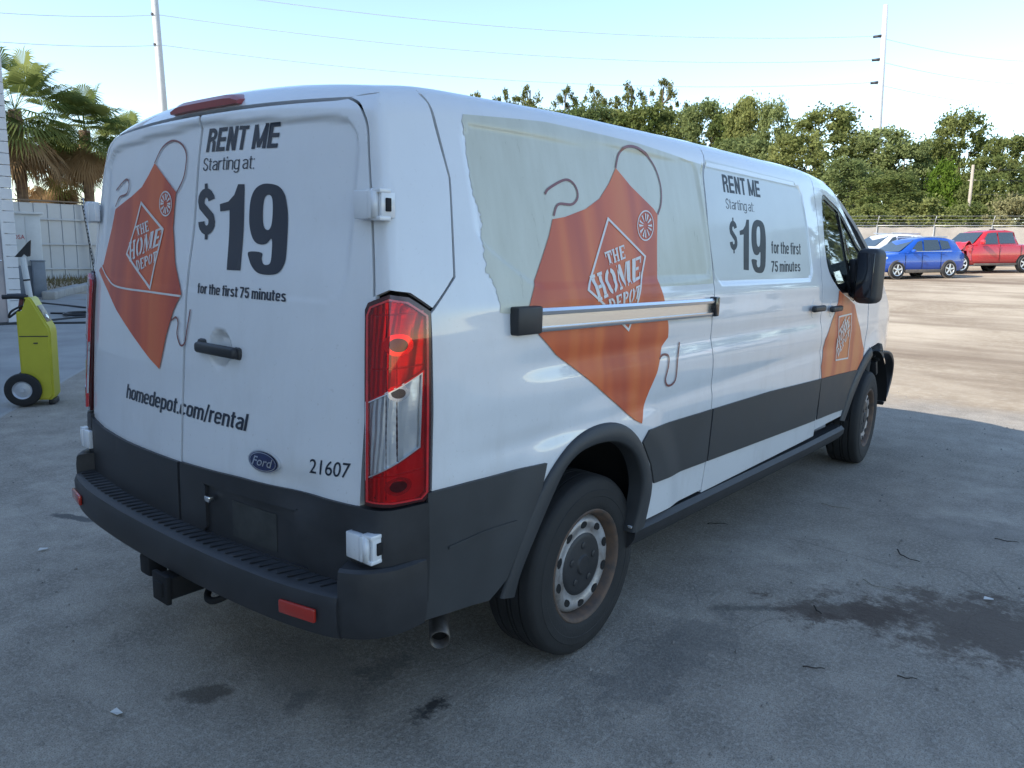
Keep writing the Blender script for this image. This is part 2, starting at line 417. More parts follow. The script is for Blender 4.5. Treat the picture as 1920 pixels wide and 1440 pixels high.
def gradF(P):
    e = .0015; x, y, z = P.T
    g = np.stack([F(x+e, y, z)-F(x-e, y, z), F(x, y+e, z)-F(x, y-e, z), F(x, y, z+e)-F(x, y, z-e)], 1)
    return g/np.linalg.norm(g, axis=1, keepdims=True)
def bis(fn, lo, hi):
    lo = lo.copy(); hi = hi.copy()
    for _ in range(34):
        m = (lo+hi)/2; ins = fn(m) < 0
        lo = np.where(ins, m, lo); hi = np.where(ins, hi, m)
    return (lo+hi)/2
# surface coordinates in metres for each group of panels; q is an n x 2 array, off lifts off the surface
EW = 1.78
def fan(O, D, off):
    n = len(O)
    t = bis(lambda t: F(O[:, 0]+t*D[:, 0], O[:, 1]+t*D[:, 1], O[:, 2]+t*D[:, 2])-off, np.zeros(n), np.full(n, 1.3))
    return O+t[:, None]*D
def map_side(q, off=0.0):
    y, w = q[:, 0], q[:, 1]; th = np.maximum(w-EW, 0)/.25; n = len(y)
    return fan(np.stack([np.full(n, .60), y, np.minimum(w, EW)], 1), np.stack([np.cos(th), 0*y, np.sin(th)], 1), off)
def inv_side(P):
    x, y, z = P.T
    return np.stack([y, np.where(z > EW, EW+.25*np.arctan2(z-EW, np.abs(x)-.60), z)], 1)
def map_corner(q, off=0.0):
    a = q[:, 0]/.28; w = q[:, 1]; th = np.maximum(w-EW, 0)/.25; n = len(a); ct = np.cos(th)
    return fan(np.stack([np.full(n, .66), np.full(n, -.68), np.minimum(w, EW)], 1), np.stack([np.sin(a)*ct, -np.cos(a)*ct, np.sin(th)], 1), off)
def inv_corner(P):
    x, y, z = P.T; h = np.hypot(x-.66, y+.68)
    return np.stack([.28*np.arctan2(x-.66, -(y+.68)), np.where(z > EW, EW+.25*np.arctan2(z-EW, h), z)], 1)
def map_rear(q, off=0.0):
    x, z = q[:, 0], q[:, 1]
    return fan(np.stack([x, 0*x-.5, z], 1), np.stack([0*x, 0*x-1, 0*x], 1), off)
def inv_rear(P): return P[:, [0, 2]]
def map_roof(q, off=0.0):
    a = q[:, 0]/1.1; b = q[:, 1]
    return fan(np.stack([0*a, np.maximum(b, -.7), 0*a+1.2], 1), np.stack([np.sin(a), np.minimum(b+.7, 0)/.75*np.cos(a), np.cos(a)], 1), off)
def inv_roof(P):
    x, y, z = P.T
    return np.stack([1.1*np.arctan2(x, z-1.2), np.where(y > -.7, y, -.7+.75*(y+.7)/(z-1.2))], 1)
def map_front(q, off=0.0):
    x, z = q[:, 0], q[:, 1]
    return fan(np.stack([x, 0*x+3.6, z], 1), np.stack([0*x, 0*x+1, 0*x], 1), off)
def map_top(q, off=0.0):
    x, y = q[:, 0], q[:, 1]
    return fan(np.stack([x, y, 0*x+.9], 1), np.stack([0*x, 0*x, 0*x+1], 1), off)
# ================================================================ ground
def gz(x, y):
    t = (y-11)/2.5; return .036*2.5*math.log1p(math.exp(max(-30, min(30, t))))
xs = np.unique(np.concatenate([np.linspace(-400, -40, 25), np.linspace(-40, -6, 35), np.linspace(-6, 6, 121), np.linspace(6, 40, 35), np.linspace(40, 400, 25)]))
ys = np.unique(np.concatenate([np.linspace(-200, -6, 30), np.linspace(-6, 12, 181), np.linspace(12, 60, 60), np.linspace(60, 500, 45)]))
V = []; nx = len(xs)
for y in ys:
    for x in xs:
        h = gz(x, min(y, 140))
        if abs(x) < 7 and -6 < y < 13:
            m_ = min(1, max(0, (1.3-abs(x)) < 0 or y < -1.4 or y > 5))
            h += (.006*noise.noise(Vector((x*.8, y*.8, 0)))+.0035*noise.noise(Vector((x*3.1, y*3.1, 3))))*(.35+.65*m_)-.004
        V.append((x, y, h))
Fc = [(j*nx+i, j*nx+i+1, (j+1)*nx+i+1, (j+1)*nx+i) for j in range(len(ys)-1) for i in range(nx-1)]
def ground_mat():
    m = bpy.data.materials.new('worn_yard_paving'); m.use_nodes = True; nt = m.node_tree; L = nt.links; N = nt.nodes; b = N['Principled BSDF']
    geo = N.new('ShaderNodeNewGeometry'); P = geo.outputs['Position']
    def noi(sc, det=6, rough=.6, dist=0, vec=P):
        n = N.new('ShaderNodeTexNoise'); n.noise_dimensions = '2D'; n.inputs['Scale'].default_value = sc; n.inputs['Detail'].default_value = det; n.inputs['Roughness'].default_value = rough; n.inputs['Distortion'].default_value = dist; L.new(vec, n.inputs['Vector']); return n.outputs['Fac']
    def ramp(f, a, b_, c0=(0, 0, 0, 1), c1=(1, 1, 1, 1)):
        r = N.new('ShaderNodeValToRGB'); e = r.color_ramp.elements; e[0].position = a; e[1].position = b_; e[0].color = c0; e[1].color = c1; L.new(f, r.inputs['Fac']); return r.outputs['Color']
    def mix(f, a, b_, mode='MIX'):
        x = N.new('ShaderNodeMix'); x.data_type = 'RGBA'; x.blend_type = mode
        for s, v in (('Factor', f), ('A', a), ('B', b_)):
            if isinstance(v, (int, float)): x.inputs[s].default_value = v
            elif isinstance(v, tuple): x.inputs[s].default_value = v
            else: L.new(v, x.inputs[s])
        return x.outputs['Result']
    def math_(op, a, b_=None, c=None):
        x = N.new('ShaderNodeMath'); x.operation = op
        for i, v in enumerate((a, b_, c)):
            if v is None: continue
            if isinstance(v, (int, float)): x.inputs[i].default_value = v
            else: L.new(v, x.inputs[i])
        return x.outputs[0]
    sp = N.new('ShaderNodeSeparateXYZ'); L.new(P, sp.inputs[0]); X, Y = sp.outputs['X'], sp.outputs['Y']
    # dusty old asphalt with aggregate
    big = noi(.6, 3, .6); med = noi(3.2, 5, .72); fine = noi(60, 2, .7); agg = noi(190, 1, .5)
    c = mix(ramp(big, .35, .68), (.345, .298, .240, 1), (.49, .43, .355, 1))
    c = mix(ramp(med, .35, .7), mix(.75, c, (.215, .188, .155, 1)), c)
    c = mix(math_('MULTIPLY', ramp(fine, .46, .64), .45), c, (.50, .455, .39, 1))
    c = mix(math_('MULTIPLY', ramp(agg, .56, .63), .42), c, (.06, .058, .055, 1))
    # broken hairline cracks
    wv = N.new('ShaderNodeVectorMath'); wv.operation = 'MULTIPLY_ADD'; wn_ = N.new('ShaderNodeTexNoise'); wn_.noise_dimensions = '2D'; wn_.inputs['Detail'].default_value = 1; wn_.inputs['Scale'].default_value = 1.6; L.new(P, wn_.inputs['Vector']); L.new(wn_.outputs['Color'], wv.inputs[0]); wv.inputs[1].default_value = (.9, .9, 0); L.new(P, wv.inputs[2])
    vo = N.new('ShaderNodeTexVoronoi'); vo.voronoi_dimensions = '2D'; vo.feature = 'DISTANCE_TO_EDGE'; vo.inputs['Scale'].default_value = .85; L.new(wv.outputs[0], vo.inputs['Vector'])
    ck = math_('MULTIPLY', ramp(vo.outputs['Distance'], .002, .007, (1, 1, 1, 1), (0, 0, 0, 1)), ramp(noi(.9, 3), .50, .60))
    c = mix(math_('MULTIPLY', ck, .34), c, (.055, .053, .05, 1))
    # smooth concrete apron by the building: everything past the joint on the left
    conc = mix(ramp(noi(1.1, 4, .65), .3, .7), (.30, .295, .285, 1), (.39, .382, .365, 1))
    far_l = math_('LESS_THAN', X, -2.5)
    # joint line runs from (-5.1,-0.1) to (-7.6,1.7)
    dl = math_('ADD', math_('MULTIPLY', math_('ADD', X, 5.09), -.584), math_('MULTIPLY', math_('ADD', Y, .09), -.812))
    dl = math_('MULTIPLY', dl, -1.0)                                              # >0 on the far side (+x,+y)
    nearmask = math_('MULTIPLY', math_('LESS_THAN', dl, .0), far_l)
    c = mix(nearmask, c, conc)
    jl = ramp(math_('ABSOLUTE', dl), .012, .030, (1, 1, 1, 1), (0, 0, 0, 1))
    c = mix(math_('MULTIPLY', math_('MULTIPLY', jl, far_l), .7), c, (.40, .39, .37, 1))
    # sandy lot further out
    lot = mix(ramp(noi(.35, 4, .65), .35, .65), (.33, .255, .175, 1), (.52, .425, .31, 1))
    lot = mix(math_('MULTIPLY', ramp(noi(9, 3, .7), .45, .7), .35), lot, (.58, .50, .39, 1))
    st_ = N.new('ShaderNodeMapping'); st_.inputs['Scale'].default_value = (.10, .75, 1); st_.inputs['Rotation'].default_value = (0, 0, R_(14)); L.new(P, st_.inputs['Vector'])
    band = ramp(noi(.42, 4, .66, 0, st_.outputs[0]), .46, .68)
    lot = mix(math_('MULTIPLY', band, .80), lot, (.185, .13, .085, 1))
    fy = ramp(math_('MULTIPLY_ADD', noi(.5, 4), 3.0, math_('ADD', Y, -7.5)), .0, 1.0)
    c = mix(fy, c, lot)
    # soaked-in oil and damp patches: (x, y, half-length, half-width, angle, strength, r,g,b)
    dn = N.new('ShaderNodeTexNoise'); dn.noise_dimensions = '2D'; dn.inputs['Scale'].default_value = 5.5; dn.inputs['Detail'].default_value = 6; dn.inputs['Roughness'].default_value = .78; L.new(P, dn.inputs['Vector'])
    wet = None
    for (x0, y0, a_, b_, an, s_, col_) in ((2.25, 1.36, .85, .40, 25, .84, (.078, .052, .036)), (1.62, 1.06, .40, .13, 35, .82, (.080, .055, .040)), (1.30, .80, .17, .045, 40, .6, (.085, .078, .066)), (.79, -.66, .10, .055, 100, .92, (.035, .034, .034)),
                                       (.17, -1.10, .13, .06, 40, .75, (.075, .060, .045)), (-1.98, -.70, .16, .04, 20, .85, (.05, .05, .05)), (.44, -.93, .05, .11, 20, .4, (.08, .08, .08)), (.50, -.62, .10, .12, 20, .45, (.07, .07, .068)), (.28, -.80, .35, .22, 10, .35, (.10, .095, .09)),
                                       (1.9, 2.6, .6, .25, 20, .25, (.11, .10, .09)), (2.7, -.2, .5, .2, 60, .3, (.11, .105, .1)), (1.25, .2, .55, .18, 85, .4, (.09, .088, .085))):
        mp = N.new('ShaderNodeMapping'); mp.vector_type = 'TEXTURE'; mp.inputs['Location'].default_value = (x0, y0, 0); mp.inputs['Rotation'].default_value = (0, 0, R_(an)); mp.inputs['Scale'].default_value = (a_, b_, 1e3)
        L.new(P, mp.inputs['Vector']); ln = N.new('ShaderNodeVectorMath'); ln.operation = 'LENGTH'; L.new(mp.outputs[0], ln.inputs[0])
        f = math_('MULTIPLY', ramp(math_('ADD', ln.outputs['Value'], math_('MULTIPLY_ADD', dn.outputs['Fac'], 2.6, -1.3)), .55, 1.35, (1, 1, 1, 1), (0, 0, 0, 1)), s_)
        c = mix(f, c, (*col_, 1)); wet = f if wet is None else math_('MAXIMUM', wet, f)
    L.new(c, b.inputs['Base Color'])
    L.new(math_('MULTIPLY_ADD', wet, -.28, .93), b.inputs['Roughness']); b.inputs['Specular IOR Level'].default_value = .35
    bp = N.new('ShaderNodeBump'); bp.inputs['Strength'].default_value = .55; bp.inputs['Distance'].default_value = .012
    hh = math_('ADD', math_('MULTIPLY', noi(28, 4, .75), 1.0), math_('MULTIPLY', agg, .35))
    L.new(hh, bp.inputs['Height']); L.new(bp.outputs['Normal'], b.inputs['Normal'])
    return m
tag(mesh_obj('ground', V, Fc, ground_mat()), kind='structure')

# ================================================================ building on the left (its shadow covers the van)
M['block'] = mat('painted_block', (.70, .69, .685), .7, noise_amt=.12, noise_scale=2.2, bump=.15, bump_scale=40)
M['mortar'] = mat('block_joint', (.62, .61, .605), .85, noise_amt=.2, noise_scale=9)
M['concrete'] = mat('concrete', (.42, .40, .37), .85, noise_amt=.25, noise_scale=4, bump=.2, bump_scale=60)
BX, BY, BH, WH = -13.42, 2.90, 6.6, 10.55
bld = tag(empty('block_building', (BX-6, -12, 0)), 'tall white painted block building at the left edge with a grey-pink steel door', 'building')
def bpart(name, lo, hi, m, parent=None, bev=0):
    o = box(name, tuple((a+b)/2 for a, b in zip(lo, hi)), tuple(b-a for a, b in zip(lo, hi)), m, None, bev)
    o.parent = parent or bld; o.matrix_parent_inverse = Matrix.Translation((-(BX-6), 12, 0)) if (parent is None) else Matrix.Translation((0, 0, 0))
    return o
bpart('core_wall', (BX-34, -30, -.05), (BX-.10, BY-.10, BH), M['mortar'])
bpart('rear_wing', (BX-14, -29.8, -.04), (5.5, -9.0, WH), M['block'])
bpart('roof_slab', (BX-34.2, -30.2, BH), (BX+.10, BY+.10, BH+.25), M['concrete'], None, .02)
# laid blocks near the visible corner (the material takes over beyond)
DY0, DY1, DZ = 1.74, 2.69, 2.50
bw, bh = .40, .20; nrow = 24; shared = {}
for r in range(nrow):
    z0 = r*bh; y1 = BY-(bw*.5 if r % 2 else 0); cells = [(BY-.002, y1)] if r % 2 else []
    y = y1
    while y > .6: cells.append((y, y-bw)); y -= bw
    for (a_, b_) in cells:
        if z0 < DZ and a_ > DY0 and b_ < DY1:
            if b_ < DY1 < a_: b_ = DY1
            elif b_ < DY0 < a_: a_ = DY0
            else: continue
        w_ = a_-b_
        if w_ < .05: continue
        k = round(w_, 2)
        if k not in shared:
            bm = bmesh.new(); add_box(bm, (0, 0, 0), (.10, k-.010, bh-.010), .006, None, 1); o = bm_obj('block', bm, M['block'], bld); shared[k] = o.data
        else:
            o = bpy.data.objects.new('block', shared[k]); col.objects.link(o); o.parent = bld
        o.location = (BX-.05-(BX-6)+random.uniform(-.002, .001), (a_+b_)/2+12, z0+bh/2)
# plain rendered wall for the rest of the flank
bpart('wall_face', (BX-.10, -30, 0), (BX-.005, .58, BH), M['block']); bpart('wall_face', (BX-.10, .585, nrow*bh), (BX-.004, BY, BH), M['block'])
M['pinkdoor'] = mat('old_door_paint', (.47, .40, .385), .55, noise_amt=.35, noise_scale=3, c2=(.33, .31, .32), stretch=(1, 1, .5))
dr = bpart('door', (BX-.06, DY0+.03, .02), (BX-.015, DY1-.03, DZ-.03), M['pinkdoor'], None, .004)
for nm, lo, hi in (('door_frame', (BX-.09, DY1-.03, 0), (BX+.012, DY1+.02, DZ+.02)), ('door_frame', (BX-.09, DY0-.02, 0), (BX+.012, DY0+.03, DZ+.02)), ('door_frame', (BX-.09, DY0+.03, DZ-.03), (BX+.012, DY1-.03, DZ+.02))): bpart(nm, lo, hi, M['block'])
def dpart(name, P, r, m): 
    o = tube(name, P, r, m, None, 8); o.parent = bld; o.matrix_parent_inverse = Matrix.Translation((-(BX-6), 12, 0)); return o
dpart('door_pull', [(BX-.01, 2.56, 1.66), (BX+.06, 2.56, 1.63), (BX+.06, 2.57, 1.40), (BX-.01, 2.57, 1.37)], .016, M['black'])
dpart('door_knob', [(BX-.01, 2.56, 1.27), (BX+.05, 2.56, 1.27)], .035, M['black'])
dpart('door_lever', [(BX+.03, 2.36, 1.12), (BX+.04, 2.62, 1.125)], .016, M['alu'])

# ================================================================ corrugated fence, kerb and cabinets at the left
M['sheet'] = mat('galvanised_sheet', (.50, .515, .53), .45, metal=.25, noise_amt=.12, noise_scale=1.2, rnoise=.1)
M['wood'] = mat('weathered_timber', (.30, .22, .15), .85, noise_amt=.35, noise_scale=12, stretch=(1, 6, 6))
FX = -29.1
sf = tag(empty('sheet_metal_fence', (FX, 10, 0)), 'pale grey ribbed sheet metal fence with horizontal rails below the palms', 'fence')
FH = 2.78
for k in range(20):
    y0 = 4.6+k*1.38; V = []; Fc = []
    prof = [(0, 0), (.40, 0), (.415, .035), (.445, .035), (.46, 0)]*3; yy = []
    for i in range(3): yy += [(i*.46+a_, b_) for a_, b_ in ((0, 0), (.40, 0), (.415, .035), (.445, .035))]
    yy.append((1.378, 0))
    for (a_, b_) in yy: V += [(b_, a_, .02), (b_, a_, FH)]
    Fc = [(2*i, 2*i+2, 2*i+3, 2*i+1) for i in range(len(yy)-1)]
    if k == 0:
        o = mesh_obj('fence_panel', V, Fc, M['sheet'], sf, smooth=False); pm = o.data; o.modifiers.new('s', 'SOLIDIFY').thickness = .004
    else:
        o = bpy.data.objects.new('fence_panel', pm); col.objects.link(o); o.parent = sf; o.modifiers.new('s', 'SOLIDIFY').thickness = .004
    o.location = (random.uniform(-.006, .006), y0-10, gz(FX, y0))
for z_ in (.36, 1.26, 2.16):
    box('fence_rail', (.065, 8.4, z_+.15), (.05, 27.6, .06), M['sheet'], sf, .004, Matrix.Rotation(R_(.5), 3, 'X'))
box('fence_cap', (.03, 8.4, FH+.19), (.12, 27.6, .05), M['wood'], sf, .006, Matrix.Rotation(R_(.5), 3, 'X'))
lp = tag(empty('notched_rail', (FX+.45, 10.45, .03)), 'thin dark notched rail standing against the sheet metal fence', 'rail')
M['silver'] = mat('dull_silver', (.55, .57, .60), .4, metal=.4, noise_amt=.2)
V, Fc = tube_geo([(0, .10, 0), (-.25, -.12, 3.05)], .030, 6); mesh_obj('side_rail', V, Fc, M['silver'], lp)
V, Fc = tube_geo([(0, .035, 0), (-.25, -.185, 3.05)], .014, 6); mesh_obj('back_rail', V, Fc, M['clad2'], lp)
for k in range(22):
    t = (k+.5)/22; box('rung', (-.25*t, .055-.22*t, 3.05*t), (.03, .06, .06), M['clad2'], lp, .004)
kb = [(-19.0, 5.35), (-20.3, 6.1), (-22.2, 7.4), (-24.5, 9.0), (-26.5, 10.6)]
for k in range(len(kb)-1):
    (x0, y0), (x1, y1) = kb[k], kb[k+1]; L_ = math.hypot(x1-x0, y1-y0)
    o = box('concrete_kerb', (0, 0, 0), (L_-.03, .32, .22), M['concrete'], None, .04, None, 3)
    o.location = ((x0+x1)/2, (y0+y1)/2, .10); o.rotation_euler = (0, R_(random.uniform(-.6, .6)), math.atan2(y1-y0, x1-x0))
    tag(o, ['rounded concrete kerb end nearest the cabinet', 'second length of low concrete kerb from the cabinet', 'third length of low concrete kerb, part hidden by the van', 'farthest length of low concrete kerb, hidden behind the van'][k], 'kerb', 'concrete kerb before the fence')
M['boxwhite'] = mat('cabinet_paint', (.66, .67, .66), .5, noise_amt=.12, noise_scale=3)
M['boxgrey'] = mat('cabinet_grey', (.22, .25, .29), .55, noise_amt=.2, noise_scale=4)
M['redink'] = mat('red_print', (.42, .10, .11), .6)
cb = tag(empty('utility_cabinet', (-20.4, 5.40, 0), R_(-14)), 'white utility cabinet with red lettering and overhanging lid beside the fence', 'cabinet')
box('cabinet_body', (0, 0, 1.48), (.40, .70, 1.32), M['boxwhite'], cb, .01); box('cabinet_lid', (.02, .02, 2.17), (.50, .82, .06), M['boxwhite'], cb, .01)
box('cabinet_door', (.205, .17, 1.48), (.02, .33, 1.22), M['boxwhite'], cb, .005); box('cabinet_plinth', (0, 0, .42), (.36, .62, .82), M['boxgrey'], cb, .01)
cw = text_loops('JOSA', .01)
for L4 in range(1):
    P, T = fill2d(affine(cw, [np.array((-.33, 1.50)), np.array((-.02, 1.50)), np.array((-.33, 1.62))]), .1)
    mesh_obj('cabinet_lettering', np.stack([np.full(len(P), .2035), P[:, 0], P[:, 1]], 1), T[:, ::-1], M['redink'], cb, smooth=False)
gb = tag(empty('meter_box', (-20.1, 5.55, 0), R_(-14)), 'blue-grey meter box standing before the white cabinet', 'meter box')
box('box_body', (0, 0, .47), (.28, .30, .94), M['boxgrey'], gb, .015); box('box_lid', (.0, 0, .955), (.32, .34, .03), M['boxgrey'], gb, .008); box('box_door', (.145, 0, .48), (.015, .25, .80), M['boxgrey'], gb, .004)
# hoses and cables lying by the wall
M['hose'] = mat('black_hose', (.014, .015, .018), .5)
hp = [[(-13.2, 2.3), (-13.0, 2.9), (-12.6, 3.6), (-12.2, 4.6), (-11.8, 5.6)], [(-13.1, 2.4), (-13.4, 3.3), (-13.7, 4.1), (-13.2, 4.9), (-12.5, 5.6)], [(-14.9, 3.9), (-14.5, 4.2), (-14.1, 4.5), (-13.7, 4.9), (-13.4, 5.5)], [(-18.2, 4.7), (-17.0, 4.9), (-15.9, 5.0), (-15.2, 5.3), (-14.4, 5.9)]]
for i, p in enumerate(hp):
    pts = catmull(p, 10); o = tube('hose', [(x, y, .022+.004*math.sin(3*x)) for x, y in pts], .022, M['hose'], None, 6)
    tag(o, ['black hose nearest the yellow cart, lying on the concrete', 'black hose looping out from the block building door', 'short black hose between two longer ones on the concrete', 'farthest black hose lying along the concrete kerb'][i], 'hose', 'black hoses on the concrete')
for i, (cx_, cy_, r_) in enumerate(((-14.2, 4.35, .42), (-13.5, 4.75, .36))):
    pts = [(cx_+(r_+.03*math.sin(t*2.3))*math.cos(t), cy_+(r_+.04*math.cos(t*1.7))*math.sin(t), .025+.010*t/6.28) for t in np.linspace(0, 6.28*3.2, 90)]
    tag(tube('hose_coil', pts, .020, M['hose'], None, 6), ['larger loose coil of black hose behind the yellow cart', 'smaller loose coil of black hose next to the larger coil'][i], 'hose coil', 'coiled hoses')
# dry weeds at the foot of the fence
V = []; Fc = []
for k in range(5200):
    x = random.uniform(-28.9, -22.5); y = random.uniform(5.5, 20)
    if random.random() < (x+28.9)/8: continue
    h = random.uniform(.05, .30); a = random.uniform(0, 6.28); w = .02; b0 = len(V); lx, ly = random.uniform(-.12, .12), random.uniform(-.12, .12); g_ = gz(x, y)
    V += [(x-w*math.cos(a), y-w*math.sin(a), g_-.01), (x+w*math.cos(a), y+w*math.sin(a), g_-.01), (x+lx, y+ly, g_+h)]; Fc.append((b0, b0+1, b0+2))
M['dry'] = mat('dry_grass', (.24, .17, .085), .9, noise_amt=.5, noise_scale=2, c2=(.12, .11, .045))
tag(mesh_obj('dry_weeds', V, Fc, M['dry'], smooth=False), 'dry brown weeds along the foot of the metal fence', 'weeds', kind='stuff')

# ================================================================ yellow starter cart
M['yellow'] = mat('yellow_plastic', (.55, .50, .035), .42, noise_amt=.10, noise_scale=5, rnoise=.08)
ct = tag(empty('starter_cart', (-5.42, .20, 0), R_(56)), 'tall yellow battery starter cart on rubber wheels with a white pole', 'cart')
pf = [(0, .05), (.30, .05), (.335, .09), (.345, .70), (.335, .745), (.175, 1.015), (.15, 1.03), (.105, 1.03), (.095, 1.015), (.09, .905), (.08, .895), (.015, .895), (0, .88)]
pf = [(x*.80, z) for x, z in pf]
bm = bmesh.new(); dpt = .24
v0 = [bm.verts.new((x, 0, z)) for x, z in pf]; v1 = [bm.verts.new((x, dpt, z)) for x, z in pf]
f0 = bm.faces.new(v0); f1 = bm.faces.new(v1[::-1])
for i in range(len(pf)): bm.faces.new((v0[i], v0[(i+1) % len(pf)], v1[(i+1) % len(pf)], v1[i]))
bmesh.ops.bevel(bm, geom=[e for e in bm.edges if (abs(e.verts[0].co.y-e.verts[1].co.y) < .01)], offset=.018, segments=3, affect='EDGES')
bm_obj('cart_body', bm, M['yellow'], ct, True, 40)
box('lid_seam', (.137, -.0015, .665), (.24, .006, .008), M['clad2'], ct); box('body_latch', (.148, -.003, .60), (.035, .012, .012), M['clad2'], ct, .002)
M['gauge'] = mat('gauge_panel', (.10, .085, .06), .4, noise_amt=.5, noise_scale=30, c2=(.35, .30, .22))
rotp = Matrix.Rotation(-math.atan2(.27, .16)+math.pi, 3, 'Y')
o = box('gauge_panel', (.211, .12, .875), (.17, .15, .008), M['gauge'], ct, .003, Matrix.Rotation(math.atan2(.27, .128), 3, 'Y'))
lathe('gauge_dial', [(.0, .012), (.022, .012), (.026, .006), (.026, 0)], 16, M['alu'], ct, 'z', loc=(.232, .09, .842)).rotation_euler = (0, math.atan2(.27, .128), 0)
tube('grab_handle', [(.10, .05, 1.03), (-.02, .05, 1.035), (-.11, .05, 1.03)], .022, M['hose'], ct, 10); tube('grab_handle', [(.10, .20, 1.03), (-.02, .20, 1.035), (-.11, .20, 1.03)], .022, M['hose'], ct, 10)
M['clip'] = mat('red_clamp', (.13, .03, .03), .5)
bm = bmesh.new(); add_box(bm, (.03, .08, .965), (.035, .03, .10), .008, Matrix.Rotation(R_(12), 3, 'Y')); bm_obj('battery_clamp', bm, M['clip'], ct)
tube('clamp_lead', catmull([(.03, .08, .92), (-.03, .06, .87), (-.07, .05, .84), (-.04, .04, .90), (.05, .06, .95)], 6), .010, M['hose'], ct, 8)
box('switch_knob', (.125, .02, .925), (.03, .03, .05), M['hose'], ct, .006)
tube('signal_pole', [(.10, .12, 1.0), (.065, .12, 1.40)], .027, M['boxwhite'], ct, 12); tube('pole_band', [(.0846, .12, 1.18), (.083, .12, 1.195)], .030, M['hose'], ct, 12)
V = [(.0, .11, 1.40), (.055, .11, 1.40), (.08, .11, 1.43), (.105, .11, 1.405), (.13, .11, 1.41), (.145, .11, 1.56), (.125, .11, 1.545)]; V += [(x, .13, z) for x, y, z in V]
Fc = [(0, 1, 2, 3, 4, 5, 6)[::-1], tuple(range(7, 14))]+[(i, (i+1) % 7, 7+(i+1) % 7, 7+i) for i in range(7)]
mesh_obj('pole_paddle', V, Fc, M['hose'], ct, smooth=False)
for y_ in (-.035, dpt+.035):
    w = empty('cart_wheel', (.02, y_, .16), 0, ct)
    lathe('tyre', [(.085, -.03), (.125, -.036), (.152, -.026), (.16, 0), (.152, .026), (.125, .036), (.085, .03)], 32, M['rubber'], w, 'y', ang=50)
    lathe('hub', [(.0, -.032), (.02, -.032), (.024, -.022), (.07, -.016), (.086, -.030), (.088, 0), (.086, .030), (.07, .016), (.0, .03)], 28, M['silver'], w, 'y')
tube('axle', [(.02, -.05, .16), (.02, dpt+.05, .16)], .012, M['silver'], ct, 8)
box('cart_foot', (.235, .12, .025), (.05, .18, .05), M['hose'], ct, .006)
ct.scale = (.97, .97, .97)
# ================================================================ trees, poles, wires, far fence
def leaf_mat(name, c, c2, trans=.35):
    m = bpy.data.materials.new(name); m.use_nodes = True; nt = m.node_tree; L = nt.links; N = nt.nodes; N.remove(N['Principled BSDF'])
    g = N.new('ShaderNodeNewGeometry'); n = N.new('ShaderNodeTexNoise'); n.inputs['Scale'].default_value = .45; n.inputs['Detail'].default_value = 5; L.new(g.outputs['Position'], n.inputs['Vector'])
    oi = N.new('ShaderNodeObjectInfo'); ad = N.new('ShaderNodeMath'); ad.operation = 'MULTIPLY_ADD'; L.new(oi.outputs['Random'], ad.inputs[0]); ad.inputs[1].default_value = .42; L.new(n.outputs['Fac'], ad.inputs[2])
    r = N.new('ShaderNodeValToRGB'); e = r.color_ramp.elements; e[0].position = .42; e[0].color = (*c, 1); e[1].position = .90; e[1].color = (*c2, 1); L.new(ad.outputs[0], r.inputs['Fac'])
    d_ = N.new('ShaderNodeBsdfDiffuse'); t = N.new('ShaderNodeBsdfTranslucent'); L.new(r.outputs['Color'], d_.inputs['Color']); L.new(r.outputs['Color'], t.inputs['Color'])
    mx = N.new('ShaderNodeMixShader'); mx.inputs['Fac'].default_value = trans; L.new(d_.outputs[0], mx.inputs[1]); L.new(t.outputs[0], mx.inputs[2]); L.new(mx.outputs[0], N['Material Output'].inputs['Surface'])
    return m
M['leaf'] = leaf_mat('broad_leaf', (.115, .15, .046), (.29, .305, .11), .5); M['leaf2'] = leaf_mat('grey_green_leaf', (.10, .142, .05), (.25, .285, .115), .5); M['needle'] = leaf_mat('pine_needle', (.09, .11, .04), (.20, .205, .075), .4); M['vine'] = leaf_mat('vine_leaf', (.10, .16, .025), (.20, .27, .05)); M['pale'] = leaf_mat('pale_leaf', (.17, .165, .075), (.28, .26, .13))
M['bark'] = mat('bark', (.12, .095, .07), .9, noise_amt=.4, noise_scale=6, stretch=(2, 2, .4))
def leaves(centres, radii, n_each, size, rng, flat=.75):
    P = []
    for c, r in zip(centres, radii):
        d_ = rng.normal(size=(n_each, 3)); d_ /= np.linalg.norm(d_, axis=1, keepdims=True)
        rad = r*np.abs(rng.normal(.62, .34, (n_each, 1)))
        P.append(c+d_*rad*np.array([1, 1, flat]))
    P = np.concatenate(P); n = len(P)
    a = rng.normal(size=(n, 3)); a /= np.linalg.norm(a, axis=1, keepdims=True); b = np.cross(a, rng.normal(size=(n, 3))); b /= np.linalg.norm(b, axis=1, keepdims=True)
    s = size*rng.uniform(.6, 1.35, (n, 1))
    V = np.stack([P-a*s*.5, P+b*s*.28, P+a*s*.5, P-b*s*.28], 1).reshape(-1, 3)
    return V, np.arange(n*4).reshape(-1, 4)
def fast_mesh(name, V, Q, m):
    me = bpy.data.meshes.new(name); k = Q.shape[1]
    me.vertices.add(len(V)); me.vertices.foreach_set('co', V.astype(np.float32).ravel()); me.loops.add(Q.size); me.loops.foreach_set('vertex_index', Q.astype(np.int32).ravel())
    me.polygons.add(len(Q)); me.polygons.foreach_set('loop_start', np.arange(0, Q.size, k, dtype=np.int32)); me.polygons.foreach_set('loop_total', np.full(len(Q), k, np.int32))
    me.update(calc_edges=True); me.materials.append(m); return me
